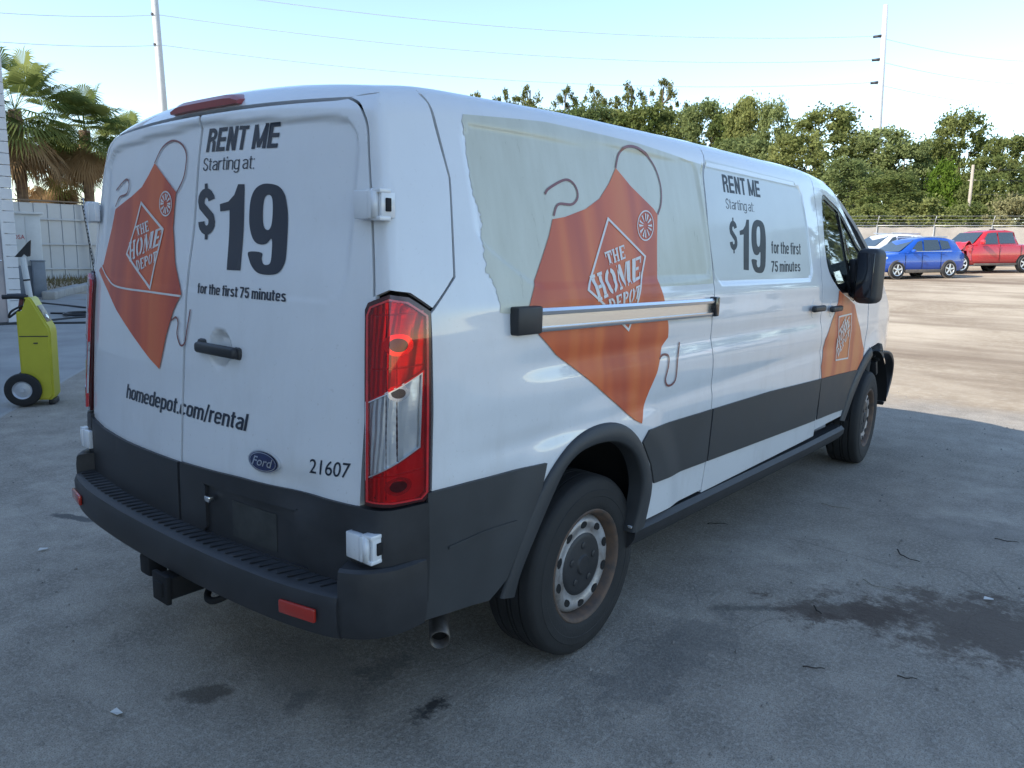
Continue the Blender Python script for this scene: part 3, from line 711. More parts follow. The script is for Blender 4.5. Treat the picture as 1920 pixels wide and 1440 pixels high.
def tree_kind(kind, seed, m):
    """unit tree: height 1, crown half-width 1 in x,y (scaled later); returns crown mesh, trunk mesh."""
    rng = np.random.default_rng(seed); C_ = []; R = []
    if kind == 'broad':
        for k in range(150):
            t = rng.uniform(0, 1)**.85; z = .12+.85*t; w = math.sqrt(max(.03, 1-((t-.42)/.62)**2))*(.78+.34*rng.uniform()); a = rng.uniform(0, 6.283); rr = w*math.sqrt(rng.uniform(.08, 1))
            C_.append((rr*math.cos(a)*.86, rr*math.sin(a)*.86, z)); R.append(rng.uniform(.07, .21))
        n_each, size = 105, .024
    elif kind == 'pine':
        for k in range(70):
            t = rng.uniform(0, 1); z = .30+.68*t; w = math.sqrt(max(.04, 1-((t-.45)/.58)**2))*math.sqrt(rng.uniform(.05, 1.1)); a = rng.uniform(0, 6.283)
            C_.append((w*math.cos(a), w*math.sin(a), z)); R.append(rng.uniform(.08, .22))
        n_each, size = 110, .019
    else:  # bush
        for k in range(90):
            t = rng.uniform(0, 1); z = .02+.92*t; w = math.sqrt(max(0, 1-t*t*.9))*rng.uniform(.3, 1.0); a = rng.uniform(0, 6.283)
            C_.append((w*math.cos(a)*.85, w*math.sin(a)*.85, z)); R.append(rng.uniform(.09, .24))
        n_each, size = 110, .045
    return np.array(C_), np.array(R), n_each, size
_tr = {}
def crown_mesh(kind, var, aspect, m):
    key = (kind, var, m.name)
    if key in _tr: return _tr[key]
    rng = np.random.default_rng(100+var*7+len(kind)); C_, R, n_each, size = tree_kind(kind, 11+var*13, m)
    # unit: height 1; half-width = aspect*1
    C2 = C_*np.array([aspect, aspect, 1]); V, Q = leaves(C2, R*aspect*1.15, n_each, size, rng, .85)
    me = fast_mesh('crown', V, Q, m)
    # trunk with limbs
    TV, TF = [], []
    hgt = .55 if kind != 'pine' else .95
    if kind != 'bush':
        bend = rng.normal(size=2)*.02; tube_geo([(0, 0, -.02), (bend[0], bend[1], hgt*.5), (bend[0]*2, -bend[1], hgt)], [.022, .016, .006], 7, True, TV, TF)
        for k in range(9):
            i = rng.integers(len(C2)); c = C2[i]; z0 = hgt*rng.uniform(.45, .95); tube_geo([(bend[0], bend[1], z0), (c[0]*.5, c[1]*.5, (z0+c[2])/2+.01), tuple(c)], [.009, .006, .002], 5, True, TV, TF)
    else:
        for k in range(5):
            a = rng.uniform(0, 6.28); tube_geo([(0, 0, -.02), (.1*aspect*math.cos(a), .1*aspect*math.sin(a), .3), (.4*aspect*math.cos(a), .4*aspect*math.sin(a), .6)], [.014, .010, .003], 5, True, TV, TF)
    tm = bpy.data.meshes.new('trunk'); tm.from_pydata([tuple(v) for v in TV], [], TF); tm.materials.append(M['bark'])
    _tr[key] = (me, tm); return _tr[key]
def tree(name, label, cat, x, y, h, hw, kind, var, m, group, rz=0):
    me, tm = crown_mesh(kind, var, .34 if kind == 'broad' else (.20 if kind == 'pine' else .6), m)
    asp = .34 if kind == 'broad' else (.20 if kind == 'pine' else .6)
    t = tag(empty(name, (x, y, gz(x, min(y, 140))), rz), label, cat, group); k = hw/(asp*h); t.scale = (h*k, h*k, h)
    for nm, d_ in (('crown', me), ('trunk', tm)): o = bpy.data.objects.new(nm, d_); col.objects.link(o); o.parent = t
    return t
TREES = [
# x, y, height, half-width, kind, variant, material, label
 (-77.0, 84.8, 21.4, 2.04, 'pine', 0, 'needle', 'short pine tip just showing over the van roof', 'pine_tree'),
 (-72.5, 86.1, 21.6, 2.35, 'pine', 1, 'needle', 'leftmost tall pine on the skyline above the van roof', 'pine_tree'),
 (-67.4, 85.2, 21.7, 2.92, 'pine', 2, 'needle', 'second tall pine from the left on the skyline', 'pine_tree'),
 (-62.1, 86.7, 20.8, 2.35, 'pine', 0, 'needle', 'third tall pine on the skyline, narrow crown', 'pine_tree'),
 (-55.2, 84.2, 19.9, 2.53, 'pine', 1, 'needle', 'fourth tall pine on the skyline, ragged crown', 'pine_tree'),
 (-48.3, 81.5, 19.6, 2.73, 'pine', 2, 'needle', 'broadest tall pine on the skyline, fifth from the left', 'pine_tree'),
 (-44.7, 82.4, 19.2, 2.14, 'pine', 0, 'needle', 'last tall pine before the broadleaf trees', 'pine_tree'),
 (-41.2, 83.2, 16.6, 1.94, 'pine', 1, 'needle', 'lower pine right of the tall pine group', 'pine_tree'),
 (-53.9, 70.3, 15.5, 5.17, 'broad', 0, 'leaf', 'broadleaf tree low behind the van roof, leftmost of its row', 'broadleaf_tree'),
 (-47.9, 72.2, 15.4, 5.06, 'broad', 1, 'leaf2', 'broadleaf tree below the narrow pines', 'broadleaf_tree'),
 (-41.7, 73.8, 15.0, 5.26, 'broad', 2, 'leaf', 'broadleaf tree below the broadest pine', 'broadleaf_tree'),
 (-35.6, 74.7, 15.1, 4.54, 'broad', 3, 'leaf2', 'broadleaf tree with a pointed top right of the pines', 'broadleaf_tree'),
 (-30.0, 72.9, 14.6, 3.17, 'broad', 0, 'leaf', 'upright broadleaf tree at the middle of the tree line', 'broadleaf_tree'),
 (-27.1, 72.0, 13.7, 2.81, 'broad', 1, 'leaf2', 'upright broadleaf tree right of the middle of the tree line', 'broadleaf_tree'),
 (-21.2, 69.9, 12.4, 5.07, 'broad', 2, 'leaf', 'wide grey-green tree behind the van windscreen', 'broadleaf_tree'),
 (-16.5, 69.2, 10.4, 4.40, 'broad', 3, 'leaf2', 'wide grey-green tree standing under the right transmission pole', 'broadleaf_tree'),
 (-21.3, 63.5, 9.8, 3.67, 'broad', 1, 'leaf', 'middle-height tree over the van cab roof', 'broadleaf_tree'),
 (-16.0, 58.9, 7.1, 3.34, 'broad', 0, 'leaf2', 'nearer rounded tree just above the van mirror', 'broadleaf_tree'),
 (-12.1, 55.8, 5.6, 3.54, 'broad', 2, 'leaf', 'nearer low spreading tree above the blue car', 'broadleaf_tree'),
 (-26.8, 65.6, 10.0, 4.39, 'broad', 3, 'leaf2', 'low broadleaf tree half hidden by the sliding door roof', 'broadleaf_tree'),
 (-11.6, 74.4, 11.7, 3.55, 'broad', 1, 'leaf', 'tallest open-crowned tree at the right', 'broadleaf_tree'),
 (-13.9, 76.0, 9.9, 3.07, 'broad', 2, 'leaf2', 'tree left of the tallest right-hand tree', 'broadleaf_tree'),
 (-7.7, 73.0, 9.4, 2.92, 'broad', 0, 'leaf', 'tree at the right edge behind the timber pole', 'broadleaf_tree'),
 (-4.8, 69.3, 7.2, 3.01, 'broad', 3, 'leaf2', 'tree running out of the picture at the right edge', 'broadleaf_tree'),
 (-10.5, 64.4, 7.0, 2.13, 'bush', 0, 'vine', 'bright green vine-covered mound below the tallest right-hand tree', 'bush'),
 (-7.6, 62.9, 6.2, 2.52, 'bush', 1, 'leaf', 'dark bush right of the vine-covered mound', 'bush'),
 (-4.3, 52.2, 4.1, 2.10, 'bush', 2, 'pale', 'pale yellowish bush behind the red truck', 'bush'),
 (-9.7, 54.4, 4.0, 3.02, 'bush', 1, 'leaf', 'dark low bush behind the fence above the blue car', 'bush'),
 (-12.2, 51.7, 3.5, 2.52, 'bush', 0, 'leaf', 'low bush behind the fence beside the van windscreen', 'bush'),
 (-6.8, 53.9, 3.7, 2.37, 'bush', 2, 'leaf', 'low bush behind the fence above the red truck cab', 'bush'),
 (-46.5, 75.5, 15.1, 4.84, 'broad', 2, 'leaf', 'low broadleaf tree filling between the middle pines', 'broadleaf_tree'),
 (-39.8, 77.1, 14.7, 4.42, 'broad', 0, 'leaf2', 'low broadleaf tree just left of the pointed-top tree', 'broadleaf_tree'),
 (-32.2, 74.1, 13.6, 4.13, 'broad', 1, 'leaf', 'rounded tree between the pointed-top tree and the upright ones', 'broadleaf_tree'),
 (-14.3, 68.7, 9.0, 3.31, 'broad', 1, 'leaf2', 'tree in the dip just right of the right transmission pole', 'broadleaf_tree'),
 (-8.4, 68.8, 7.5, 3.01, 'broad', 2, 'leaf', 'tree in the dip between the tallest right-hand tree and the edge', 'broadleaf_tree'),
 (-52.0, 73.0, 15.2, 4.89, 'broad', 3, 'leaf2', 'low broadleaf tree below the third pine', 'broadleaf_tree'),
 (4.5, 66.0, 13.0, 5.50, 'broad', 1, 'leaf', 'first tree beyond the right edge of the picture', 'broadleaf_tree'),
 (13.0, 69.0, 15.0, 6.50, 'broad', 2, 'leaf2', 'second tree beyond the right edge, broad crown', 'broadleaf_tree'),
 (22.0, 68.0, 12.0, 6.00, 'broad', 0, 'leaf', 'third tree beyond the right edge, low crown', 'broadleaf_tree'),
 (31.0, 71.0, 16.0, 7.00, 'broad', 3, 'leaf2', 'fourth tree beyond the right edge, tall crown', 'broadleaf_tree'),
 (41.0, 70.0, 13.0, 6.50, 'broad', 1, 'leaf', 'fifth tree beyond the right edge of the picture', 'broadleaf_tree'),
 (52.0, 72.0, 14.0, 7.00, 'broad', 2, 'leaf2', 'farthest tree beyond the right edge of the picture', 'broadleaf_tree'),
]
for i, (x, y, h, hw, kind, var, mk, lab, nm) in enumerate(TREES):
    tree(nm, lab, 'tree' if nm != 'bush' else 'bush', x, y, h, hw, kind, var, M[mk], 'trees beyond the yard fence', rz=i*1.7)

# --- palms behind the metal fence
M['frond'] = leaf_mat('palm_frond', (.105, .15, .045), (.25, .275, .09), .5); M['deadfrond'] = leaf_mat('dead_frond', (.26, .16, .085), (.42, .29, .16), .3); M['boots'] = mat('palm_boots', (.33, .215, .13), .9, noise_amt=.5, noise_scale=7)
def palm(name, label, x, y, ztop, rad, seed, nfr=40):
    rng = np.random.default_rng(seed); g0 = gz(x, y); t = tag(empty(name, (x, y, g0)), label, 'palm tree', 'palms behind the metal fence'); zc = ztop-g0-rad*.78
    # trunk with crossed leaf bases
    V, Fc = tube_geo([(0, 0, -.1), (.04, .02, zc*.5), (0, 0, zc)], [.20, .19, .22], 12); mesh_obj('trunk', V, Fc, M['boots'], t)
    BV, BF = [], []
    for k in range(70):
        a = k*2.4; z = zc*.25+zc*.74*k/70; b0 = len(BV); r = .20; ca, sa = math.cos(a), math.sin(a)
        BV += [(ca*r-sa*.05, sa*r+ca*.05, z), (ca*r+sa*.05, sa*r-ca*.05, z), (ca*(r+.13), sa*(r+.13), z+.24)]; BF.append((b0, b0+1, b0+2))
    mesh_obj('leaf_bases', BV, BF, M['boots'], t, smooth=False)['kind'] = 'stuff'
    def fan_leaf(dead):
        V = []; Fc = []
        return V, Fc
    for grp, n, mt in (('frond', nfr, M['frond']), ('dead_frond', nfr//2+4, M['deadfrond'])):
        for k in range(n):
            a = rng.uniform(0, 6.283)
            el = math.asin(rng.uniform(-.45, .98)) if grp == 'frond' else R_(rng.uniform(-80, -38))
            L_ = rad*rng.uniform(.50, .66); bl = rad*rng.uniform(.42, .56) if grp == 'frond' else rad*rng.uniform(.36, .55)
            d_ = np.array([math.cos(a)*math.cos(el), math.sin(a)*math.cos(el), math.sin(el)]); sdir = np.array([-math.sin(a), math.cos(a), 0]); upv = np.cross(d_, sdir)*-1
            base = np.array([0, 0, zc]); V = []; Fc = []
            tip = base+d_*L_+np.array([0, 0, -.10*rad*math.cos(el)])
            V += [tuple(base+sdir*.02), tuple(base-sdir*.02), tuple(tip-sdir*.015), tuple(tip+sdir*.015)]; Fc.append((0, 1, 2, 3))
            dd = tip-base; dd /= np.linalg.norm(dd); u2 = np.cross(sdir, dd)
            for j in range(34):
                th = R_(-122+244*j/33); ll = bl*(1-.25*abs(th)/2.0)*rng.uniform(.88, 1.08)
                fold = .22*abs(math.sin(th)); v = dd*math.cos(th)+sdir*math.sin(th)-u2*fold; v /= np.linalg.norm(v); pw = np.cross(v, u2); pw /= np.linalg.norm(pw)+1e-9
                m1 = tip+v*ll*.55; e = tip+v*ll+np.array([0, 0, -.34*ll]); b0 = len(V); w = bl*.027
                V += [tuple(tip), tuple(m1+pw*w), tuple(e), tuple(m1-pw*w)]; Fc += [(b0, b0+1, b0+2, b0+3)]
            mesh_obj(grp, V, Fc, mt, t, smooth=False)
palm('sabal_palm', 'sunlit fan palm standing just left of the van', -31.73, 11.71, 7.64, 2.25, 3, 46)
palm('sabal_palm', 'largest fan palm with brown hanging fronds beside the block building', -30.66, 8.88, 8.24, 2.66, 5, 50)
palm('sabal_palm', 'far fan palm mostly hidden behind the van roof corner', -35.68, 15.17, 7.58, 1.74, 8, 34)
palm('sabal_palm', 'fan palm filling the gap between the two nearer palms', -34.04, 11.32, 6.01, 2.02, 9, 38)

# --- transmission poles and wires
M['polesteel'] = mat('pole_steel', (.55, .55, .54), .55, metal=.1, noise_amt=.12, noise_scale=.6)
def bigpole(x, y, dx, dy, h, r0, r1, label, arms):
    g0 = gz(x, min(y, 140)); p = tag(empty('transmission_pole', (x, y, g0)), label, 'utility pole', 'tall steel transmission poles')
    V, Fc = tube_geo([(0, 0, -.2), (dx/2, dy/2, h/2), (dx, dy, h)], [r0, (r0+r1)/2, r1], 14); mesh_obj('pole_shaft', V, Fc, M['polesteel'], p)
    for (z, s_) in arms:
        t = z/h; V, Fc = tube_geo([(dx*t, dy*t, z), (dx*t+s_[0], dy*t+s_[1], z-.06)], [.16, .13], 8); mesh_obj('insulator', V, Fc, M['clad2'], p)
    return p
PR = bigpole(-21.81, 89.49, -0.93, -0.25, 25.18, .42, .24, 'tall grey steel transmission pole rising from the trees at the right', [(z, (-1.0, -.3)) for z in (22.13, 19.77, 17.44)])
PL = bigpole(-61.51, 30.64, -0.36, -0.71, 26.00, .36, .24, 'tall grey steel transmission pole behind the rear of the van', [(z, (.0, -.35)) for z in (20.95, 18.73, 16.45)])
WIRES = [[(-61.7, 30.26, 21.65), (-23.49, 89.03, 24.83), (-13.05, 146.84, 32.05), (-55.47, 13.17, 16.73)], [(-61.67, 30.33, 19.43), (-23.47, 89.03, 22.47), (-12.65, 146.89, 28.66), (-55.51, 13.02, 14.88)], [(-61.59, 30.47, 17.15), (-23.46, 89.04, 20.14), (-12.26, 146.93, 25.34), (-55.54, 12.88, 13.26)]]
for i, (a_, b_, c_, e_) in enumerate(WIRES):
    for (p0, p1, sag, side) in ((a_, b_, 1.5, 'between the two transmission poles'), (b_, c_, .8, 'running right from the right transmission pole'), (e_, a_, .3, 'running left from the left transmission pole')):
        p0 = np.array(p0); p1 = np.array(p1); pts = [tuple(p0+(p1-p0)*t-np.array([0, 0, 4*sag*t*(1-t)])) for t in np.linspace(0, 1, 28)]
        tag(tube('power_line', pts, .026, M['polesteel'], None, 4), ['top', 'middle', 'lowest'][i]+' power line '+side, 'wire', 'power lines on the transmission poles')

# small timber pole with a cross-arm
M['timber'] = mat('pole_timber', (.42, .36, .29), .85, noise_amt=.25, noise_scale=8)
up = tag(empty('timber_pole', (-7.65, 58.8, gz(-7.65, 58.8))), 'thin weathered timber pole in front of the right-hand trees', 'utility pole')
V, Fc = tube_geo([(0, 0, -.2), (-.1, 0, 6.2)], [.13, .09], 10); mesh_obj('pole_shaft', V, Fc, M['timber'], up); box('cross_arm', (-.08, .1, 5.2), (.5, .06, .06), M['timber'], up, .01)
for i, (z0, z1) in enumerate(((7.6, 7.25), (6.9, 6.5), (6.0, 5.8))):
    pts = [(-7.7+t*30, 58.8+t*6, z0+(z1-z0)*t-.6*t*(1-t)) for t in np.linspace(0, 1, 12)]
    tag(tube('service_wire', pts, .014, M['hose'], None, 4), ['top service wire running right from the timber pole', 'middle service wire running right from the timber pole', 'lowest service wire running right from the timber pole'][i], 'wire', 'service wires on the timber pole')

# --- chain-link fence with screening, barbed wire on top
M['screen'] = mat('fence_screen', (.50, .45, .39), .9, noise_amt=.25, noise_scale=1.5, bump=.2, bump_scale=30); M['galv'] = mat('galvanised_tube', (.42, .42, .41), .45, metal=.35, noise_amt=.1)
F0 = np.array((-34.0, 27.3)); F1 = np.array((30.1, 68.4)); LN = np.linalg.norm(F1-F0); fd_ = (F1-F0)/LN; fang = math.atan2(fd_[1], fd_[0])
cf = tag(empty('yard_fence', (F0[0], F0[1], gz(*F0)), fang), 'beige screened chain-link yard fence with barbed wire behind the parked cars', 'fence')
np_ = int(LN/2.9); gl_ = lambda s: gz(*(F0+fd_*s))-gz(*F0); FHt = 2.15
post = None
for k in range(np_+1):
    s = k*LN/np_
    if post is None:
        V, Fc = tube_geo([(0, 0, -.05), (0, 0, FHt+.04)], .034, 8); b0 = len(V); V, Fc = tube_geo([(0, 0, FHt), (0, -.10, FHt+.26), (0, -.20, FHt+.50)], .018, 6, True, V, Fc)
        post = mesh_obj('fence_post', V, Fc, M['galv'], cf); o = post
    else: o = bpy.data.objects.new('fence_post', post.data); col.objects.link(o); o.parent = cf
    o.location = (s, 0, gl_(s))
    if k < np_:
        s1 = (k+1)*LN/np_; V = []; Fc = []; n = 8
        for i in range(n+1):
            t = i/n; x = s+(s1-s)*t; sag = .02*math.sin(t*math.pi)*random.uniform(.3, 1)
            V += [(x, .045+.02*math.sin(i*2.1+k), gl_(x)+.06), (x, .045+.025*math.sin(i*1.7+k), gl_(x)+FHt-.06-sag)]
        Fc = [(2*i, 2*i+2, 2*i+3, 2*i+1) for i in range(n)]; mesh_obj('screen_panel', V, Fc, M['screen'], cf)
        V, Fc = tube_geo([(s, 0, gl_(s)+FHt), (s1, 0, gl_(s1)+FHt)], .026, 6); mesh_obj('top_rail', V, Fc, M['galv'], cf)
for j, (dy, dz) in enumerate(((-.06, .15), (-.12, .32), (-.20, .50))):
    V, Fc = tube_geo([(s, dy, gl_(s)+FHt+dz-.015*(i % 2)) for i, s in enumerate(np.linspace(0, LN, np_*2+1))], .010, 4); mesh_obj('barbed_wire', V, Fc, M['galv'], cf)
# outlines of the printed film graphics, in surface metres
DECAL = {
 'side_apron':[[0.1936,1.8313],[0.2744,1.7849],[0.4328,1.7043],[0.458,1.6831],[0.4216,1.565],[0.384,1.4221],[0.4049,1.3772],[0.4502,1.2476],[0.4561,1.1959],[0.4096,1.162],[0.3585,1.0619],[0.307,0.9938],[0.2422,0.8767],[0.1913,0.8981],[-0.0662,1.0577],[-0.2212,1.1499],[-0.2997,1.192],[-0.4103,1.2788],[-0.4424,1.3491],[-0.3907,1.4333],[-0.3259,1.5203],[-0.2826,1.5801],[-0.2521,1.6332],[-0.1792,1.644],[-0.0489,1.6778],[0.049,1.7197],[0.1378,1.7863]],
 'side_strap':[[[0.1936,1.8313],[0.1978,1.837],[0.2034,1.8451],[0.2101,1.8545],[0.218,1.8644],[0.2267,1.8737],[0.2364,1.8813],[0.2467,1.8876],[0.2554,1.8924],[0.2644,1.8964],[0.2751,1.8999],[0.2881,1.9032],[0.3025,1.906],[0.3174,1.9078],[0.3332,1.9089],[0.3494,1.9092],[0.3658,1.9085],[0.3818,1.9069],[0.3975,1.9041],[0.4152,1.9008],[0.4356,1.8969],[0.455,1.8914],[0.4693,1.8836],[0.4821,1.8751],[0.4929,1.8662],[0.5017,1.8566],[0.509,1.8461],[0.5148,1.835],[0.5191,1.8236],[0.522,1.8122],[0.5235,1.8013],[0.5234,1.7905],[0.5214,1.7795],[0.5181,1.7664],[0.5137,1.7537],[0.5087,1.7418],[0.5033,1.731],[0.4968,1.7209],[0.4888,1.7112],[0.4801,1.7024],[0.4718,1.6945],[0.4648,1.6881],[0.4599,1.6832]],[[-0.2734,1.7136],[-0.2712,1.7156],[-0.2688,1.7184],[-0.2656,1.7217],[-0.2611,1.7254],[-0.2547,1.7296],[-0.2458,1.7341],[-0.233,1.7397],[-0.2165,1.7465],[-0.1978,1.7539],[-0.1786,1.7609],[-0.1607,1.7665],[-0.1458,1.77],[-0.134,1.771],[-0.1238,1.7703],[-0.1151,1.7682],[-0.1077,1.7651],[-0.1014,1.7612],[-0.096,1.757],[-0.0915,1.752],[-0.088,1.7458],[-0.0855,1.7389],[-0.0844,1.7318],[-0.0847,1.7249],[-0.0866,1.7187],[-0.0902,1.7129],[-0.0954,1.7071],[-0.102,1.7016],[-0.1098,1.6966],[-0.1187,1.6923],[-0.1285,1.6889],[-0.1403,1.6871],[-0.1542,1.6868],[-0.1692,1.6872],[-0.184,1.6874],[-0.1974,1.6867],[-0.2084,1.6841],[-0.2172,1.6791],[-0.2246,1.6721],[-0.2308,1.6641],[-0.2358,1.6562],[-0.2399,1.6494],[-0.2432,1.6448]],[[0.3799,1.1146],[0.3832,1.1165],[0.3876,1.1194],[0.393,1.1228],[0.3991,1.126],[0.4056,1.1285],[0.4121,1.1299],[0.4196,1.1302],[0.4283,1.13],[0.4375,1.1291],[0.4461,1.1274],[0.4531,1.1249],[0.4576,1.1213],[0.4596,1.1165],[0.4597,1.1105],[0.4587,1.1036],[0.4568,1.096],[0.4546,1.0881],[0.4524,1.08],[0.4493,1.0714],[0.4449,1.0618],[0.4404,1.0519],[0.4367,1.0421],[0.4345,1.033],[0.4346,1.0253],[0.437,1.0185],[0.4409,1.0124],[0.446,1.0069],[0.4522,1.0025],[0.4589,0.9993],[0.4661,0.9976],[0.4746,0.9971],[0.4848,0.9975],[0.4957,0.9992],[0.5061,1.0025],[0.5151,1.0077],[0.5214,1.0152],[0.5246,1.0259],[0.5257,1.0397],[0.526,1.0553],[0.5268,1.0713],[0.5289,1.0868],[0.5327,1.1005],[0.5379,1.1135],[0.5444,1.1267],[0.5514,1.1395],[0.5571,1.1513],[0.5606,1.1614],[0.5621,1.1689]]],
 'side_diamond':[[0.0813,1.6563],[0.3188,1.5192],[0.1409,1.24],[-0.1182,1.3985]],
 'side_the':[[0.0272,1.5286],[0.1691,1.5598],[0.1674,1.5094],[0.0411,1.4824]],
 'side_home':[[-0.0863,1.4462],[0.2841,1.5206],[0.2532,1.4343],[-0.0615,1.3576]],
 'side_depot':[[0.002,1.3635],[0.249,1.4139],[0.2107,1.3584],[0.0167,1.3139]],
 'side_badge':[[0.412,1.638],[0.4075,1.6262],[0.4007,1.6148],[0.3917,1.6042],[0.3811,1.5949],[0.3691,1.5872],[0.3564,1.5814],[0.3433,1.5777],[0.3305,1.5763],[0.3183,1.5771],[0.3073,1.5802],[0.2978,1.5853],[0.2902,1.5923],[0.2848,1.6009],[0.2817,1.6108],[0.281,1.6217],[0.2828,1.633],[0.2871,1.6445],[0.2936,1.6556],[0.3021,1.6661],[0.3125,1.6754],[0.3242,1.6832],[0.3369,1.6893],[0.35,1.6933],[0.363,1.6952],[0.3754,1.6947],[0.3867,1.6919],[0.3965,1.6869],[0.4044,1.6799],[0.41,1.6712],[0.4133,1.661],[0.4139,1.6498]],
 'film_edge':[[-0.61,1.9059],[-0.61,1.8706],[-0.6039,1.8204],[-0.6159,1.7433],[-0.6128,1.6904],[-0.5904,1.6315],[-0.5924,1.5978],[-0.6059,1.5704],[-0.6081,1.5169],[-0.6054,1.4633],[-0.5843,1.4293],[-0.5661,1.3814],[-0.5671,1.3402],[-0.4533,1.3317]],
 's_rent':[[1.1376,1.8139],[1.5868,1.8175],[1.1461,1.8852]],
 's_start':[[1.1338,1.7436],[1.4668,1.7456],[1.1449,1.7905]],
 's_dollar':[[1.1461,1.6907],[1.234,1.6893],[1.2019,1.5534],[1.1147,1.5521]],
 's_19':[[1.2646,1.7027],[1.5966,1.7104],[1.5207,1.4436],[1.2055,1.4496]],
 's_for':[[1.6211,1.5444],[2.0553,1.5416],[1.6382,1.6079]],
 's_75':[[1.5895,1.4498],[2.0173,1.4501],[1.605,1.506]],
 'door_apron':[[2.6804,1.3303],[3.0442,1.2278],[3.156,1.1119],[3.3921,0.8981],[3.3698,0.7834],[3.258,0.7525],[2.8318,0.7755],[2.4551,0.7886],[2.4097,0.8816],[2.4326,0.9586],[2.4336,1.0385],[2.6038,1.1869],[2.6642,1.2575]],
 'door_box':[[2.6782,1.1715],[2.966,1.1769],[2.9702,0.8747],[2.6869,0.8865]],
 'rear_apron':[[-0.3122,1.8048],[-0.1338,1.6977],[-0.1374,1.6343],[-0.1373,1.5764],[-0.0918,1.4613],[-0.0269,1.358],[-0.0742,1.3018],[-0.1235,1.2064],[-0.1669,1.0866],[-0.2467,1.1156],[-0.4039,1.1891],[-0.5672,1.268],[-0.6712,1.3324],[-0.8033,1.4073],[-0.755,1.4347],[-0.72,1.5374],[-0.673,1.6496],[-0.5008,1.6933],[-0.4082,1.7244],[-0.3545,1.7648]],
 'rear_strap':[[[-0.3122,1.8048],[-0.3069,1.8107],[-0.3001,1.8191],[-0.2922,1.8289],[-0.2833,1.839],[-0.2738,1.8482],[-0.2639,1.8554],[-0.2533,1.8609],[-0.2416,1.8657],[-0.2293,1.8696],[-0.2166,1.8725],[-0.204,1.8744],[-0.1918,1.8751],[-0.1794,1.8745],[-0.1666,1.8726],[-0.1538,1.8697],[-0.1415,1.8661],[-0.1301,1.8619],[-0.1201,1.8574],[-0.1112,1.8526],[-0.1029,1.8471],[-0.0956,1.8411],[-0.0891,1.8347],[-0.0838,1.8279],[-0.0796,1.8207],[-0.0769,1.8128],[-0.0756,1.8041],[-0.0754,1.795],[-0.0761,1.7859],[-0.0772,1.7774],[-0.0784,1.7697],[-0.0796,1.7632],[-0.0809,1.7576],[-0.0825,1.7524],[-0.0847,1.7474],[-0.0876,1.7421],[-0.0913,1.7363],[-0.0966,1.7294],[-0.1036,1.7215],[-0.1112,1.7135],[-0.1188,1.7058],[-0.1252,1.6993],[-0.1298,1.6947]],[[-0.6748,1.6595],[-0.6702,1.6636],[-0.6642,1.6694],[-0.657,1.6762],[-0.6488,1.6832],[-0.6397,1.6894],[-0.6299,1.6941],[-0.6184,1.697],[-0.6049,1.6986],[-0.5908,1.6995],[-0.5771,1.7004],[-0.565,1.7019],[-0.5556,1.7046],[-0.5486,1.7086],[-0.5431,1.7137],[-0.5389,1.7193],[-0.536,1.725],[-0.5344,1.7305],[-0.5338,1.7355],[-0.5347,1.7401],[-0.537,1.7448],[-0.5406,1.7494],[-0.5451,1.7534],[-0.5503,1.7566],[-0.5557,1.7586],[-0.5615,1.7593],[-0.568,1.7591],[-0.5751,1.7581],[-0.583,1.7563],[-0.5916,1.7539],[-0.601,1.7511],[-0.6124,1.7471],[-0.626,1.7419],[-0.6406,1.736],[-0.6548,1.7303],[-0.6671,1.7253],[-0.6759,1.7218]],[[-0.0868,1.263],[-0.0833,1.2649],[-0.0784,1.2677],[-0.0727,1.271],[-0.0668,1.2739],[-0.0612,1.276],[-0.0567,1.2766],[-0.0529,1.2757],[-0.0494,1.2738],[-0.0462,1.2711],[-0.0436,1.2676],[-0.0415,1.2635],[-0.0402,1.259],[-0.0401,1.2539],[-0.0414,1.2478],[-0.0433,1.2411],[-0.0451,1.2342],[-0.0461,1.2273],[-0.0455,1.2209],[-0.0432,1.2143],[-0.0397,1.2071],[-0.0354,1.2],[-0.0306,1.1937],[-0.0256,1.1886],[-0.0209,1.1854],[-0.0161,1.184],[-0.0108,1.1841],[-0.0055,1.1854],[-0.0003,1.1879],[0.0044,1.1913],[0.0083,1.1956],[0.0112,1.201],[0.0133,1.2075],[0.015,1.2149],[0.0165,1.2232],[0.0182,1.2321],[0.0204,1.2415],[0.0232,1.2523],[0.0264,1.265],[0.0296,1.2783],[0.0326,1.2909],[0.0351,1.3017],[0.0369,1.3092]]],
 'rear_edge_shine':[[-0.7697,1.4302],[-0.7636,1.4249],[-0.7535,1.4177],[-0.738,1.4093],[-0.7209,1.4005],[-0.703,1.3921],[-0.6848,1.3849],[-0.6667,1.3788],[-0.6494,1.3729],[-0.6326,1.3673],[-0.6134,1.3623],[-0.5877,1.3581],[-0.5534,1.355],[-0.509,1.353],[-0.4576,1.3521],[-0.4033,1.3519],[-0.3495,1.352],[-0.2989,1.352],[-0.2535,1.3517],[-0.2093,1.3513],[-0.1638,1.3508],[-0.1202,1.3504],[-0.081,1.35],[-0.0489,1.3497],[-0.0261,1.3495]],  # path of the painted reflection along the lower edge of the rear recess
 'rear_diamond':[[-0.4036,1.6739],[-0.2008,1.5735],[-0.2514,1.3579],[-0.4988,1.4785]],
 'rear_the':[[-0.4408,1.5816],[-0.3308,1.6038],[-0.3136,1.5662],[-0.4152,1.5455]],
 'rear_home':[[-0.4846,1.523],[-0.2088,1.5811],[-0.2246,1.5159],[-0.4558,1.453]],
 'rear_depot':[[-0.3964,1.4577],[-0.2294,1.4973],[-0.2271,1.4593],[-0.3749,1.4182]],
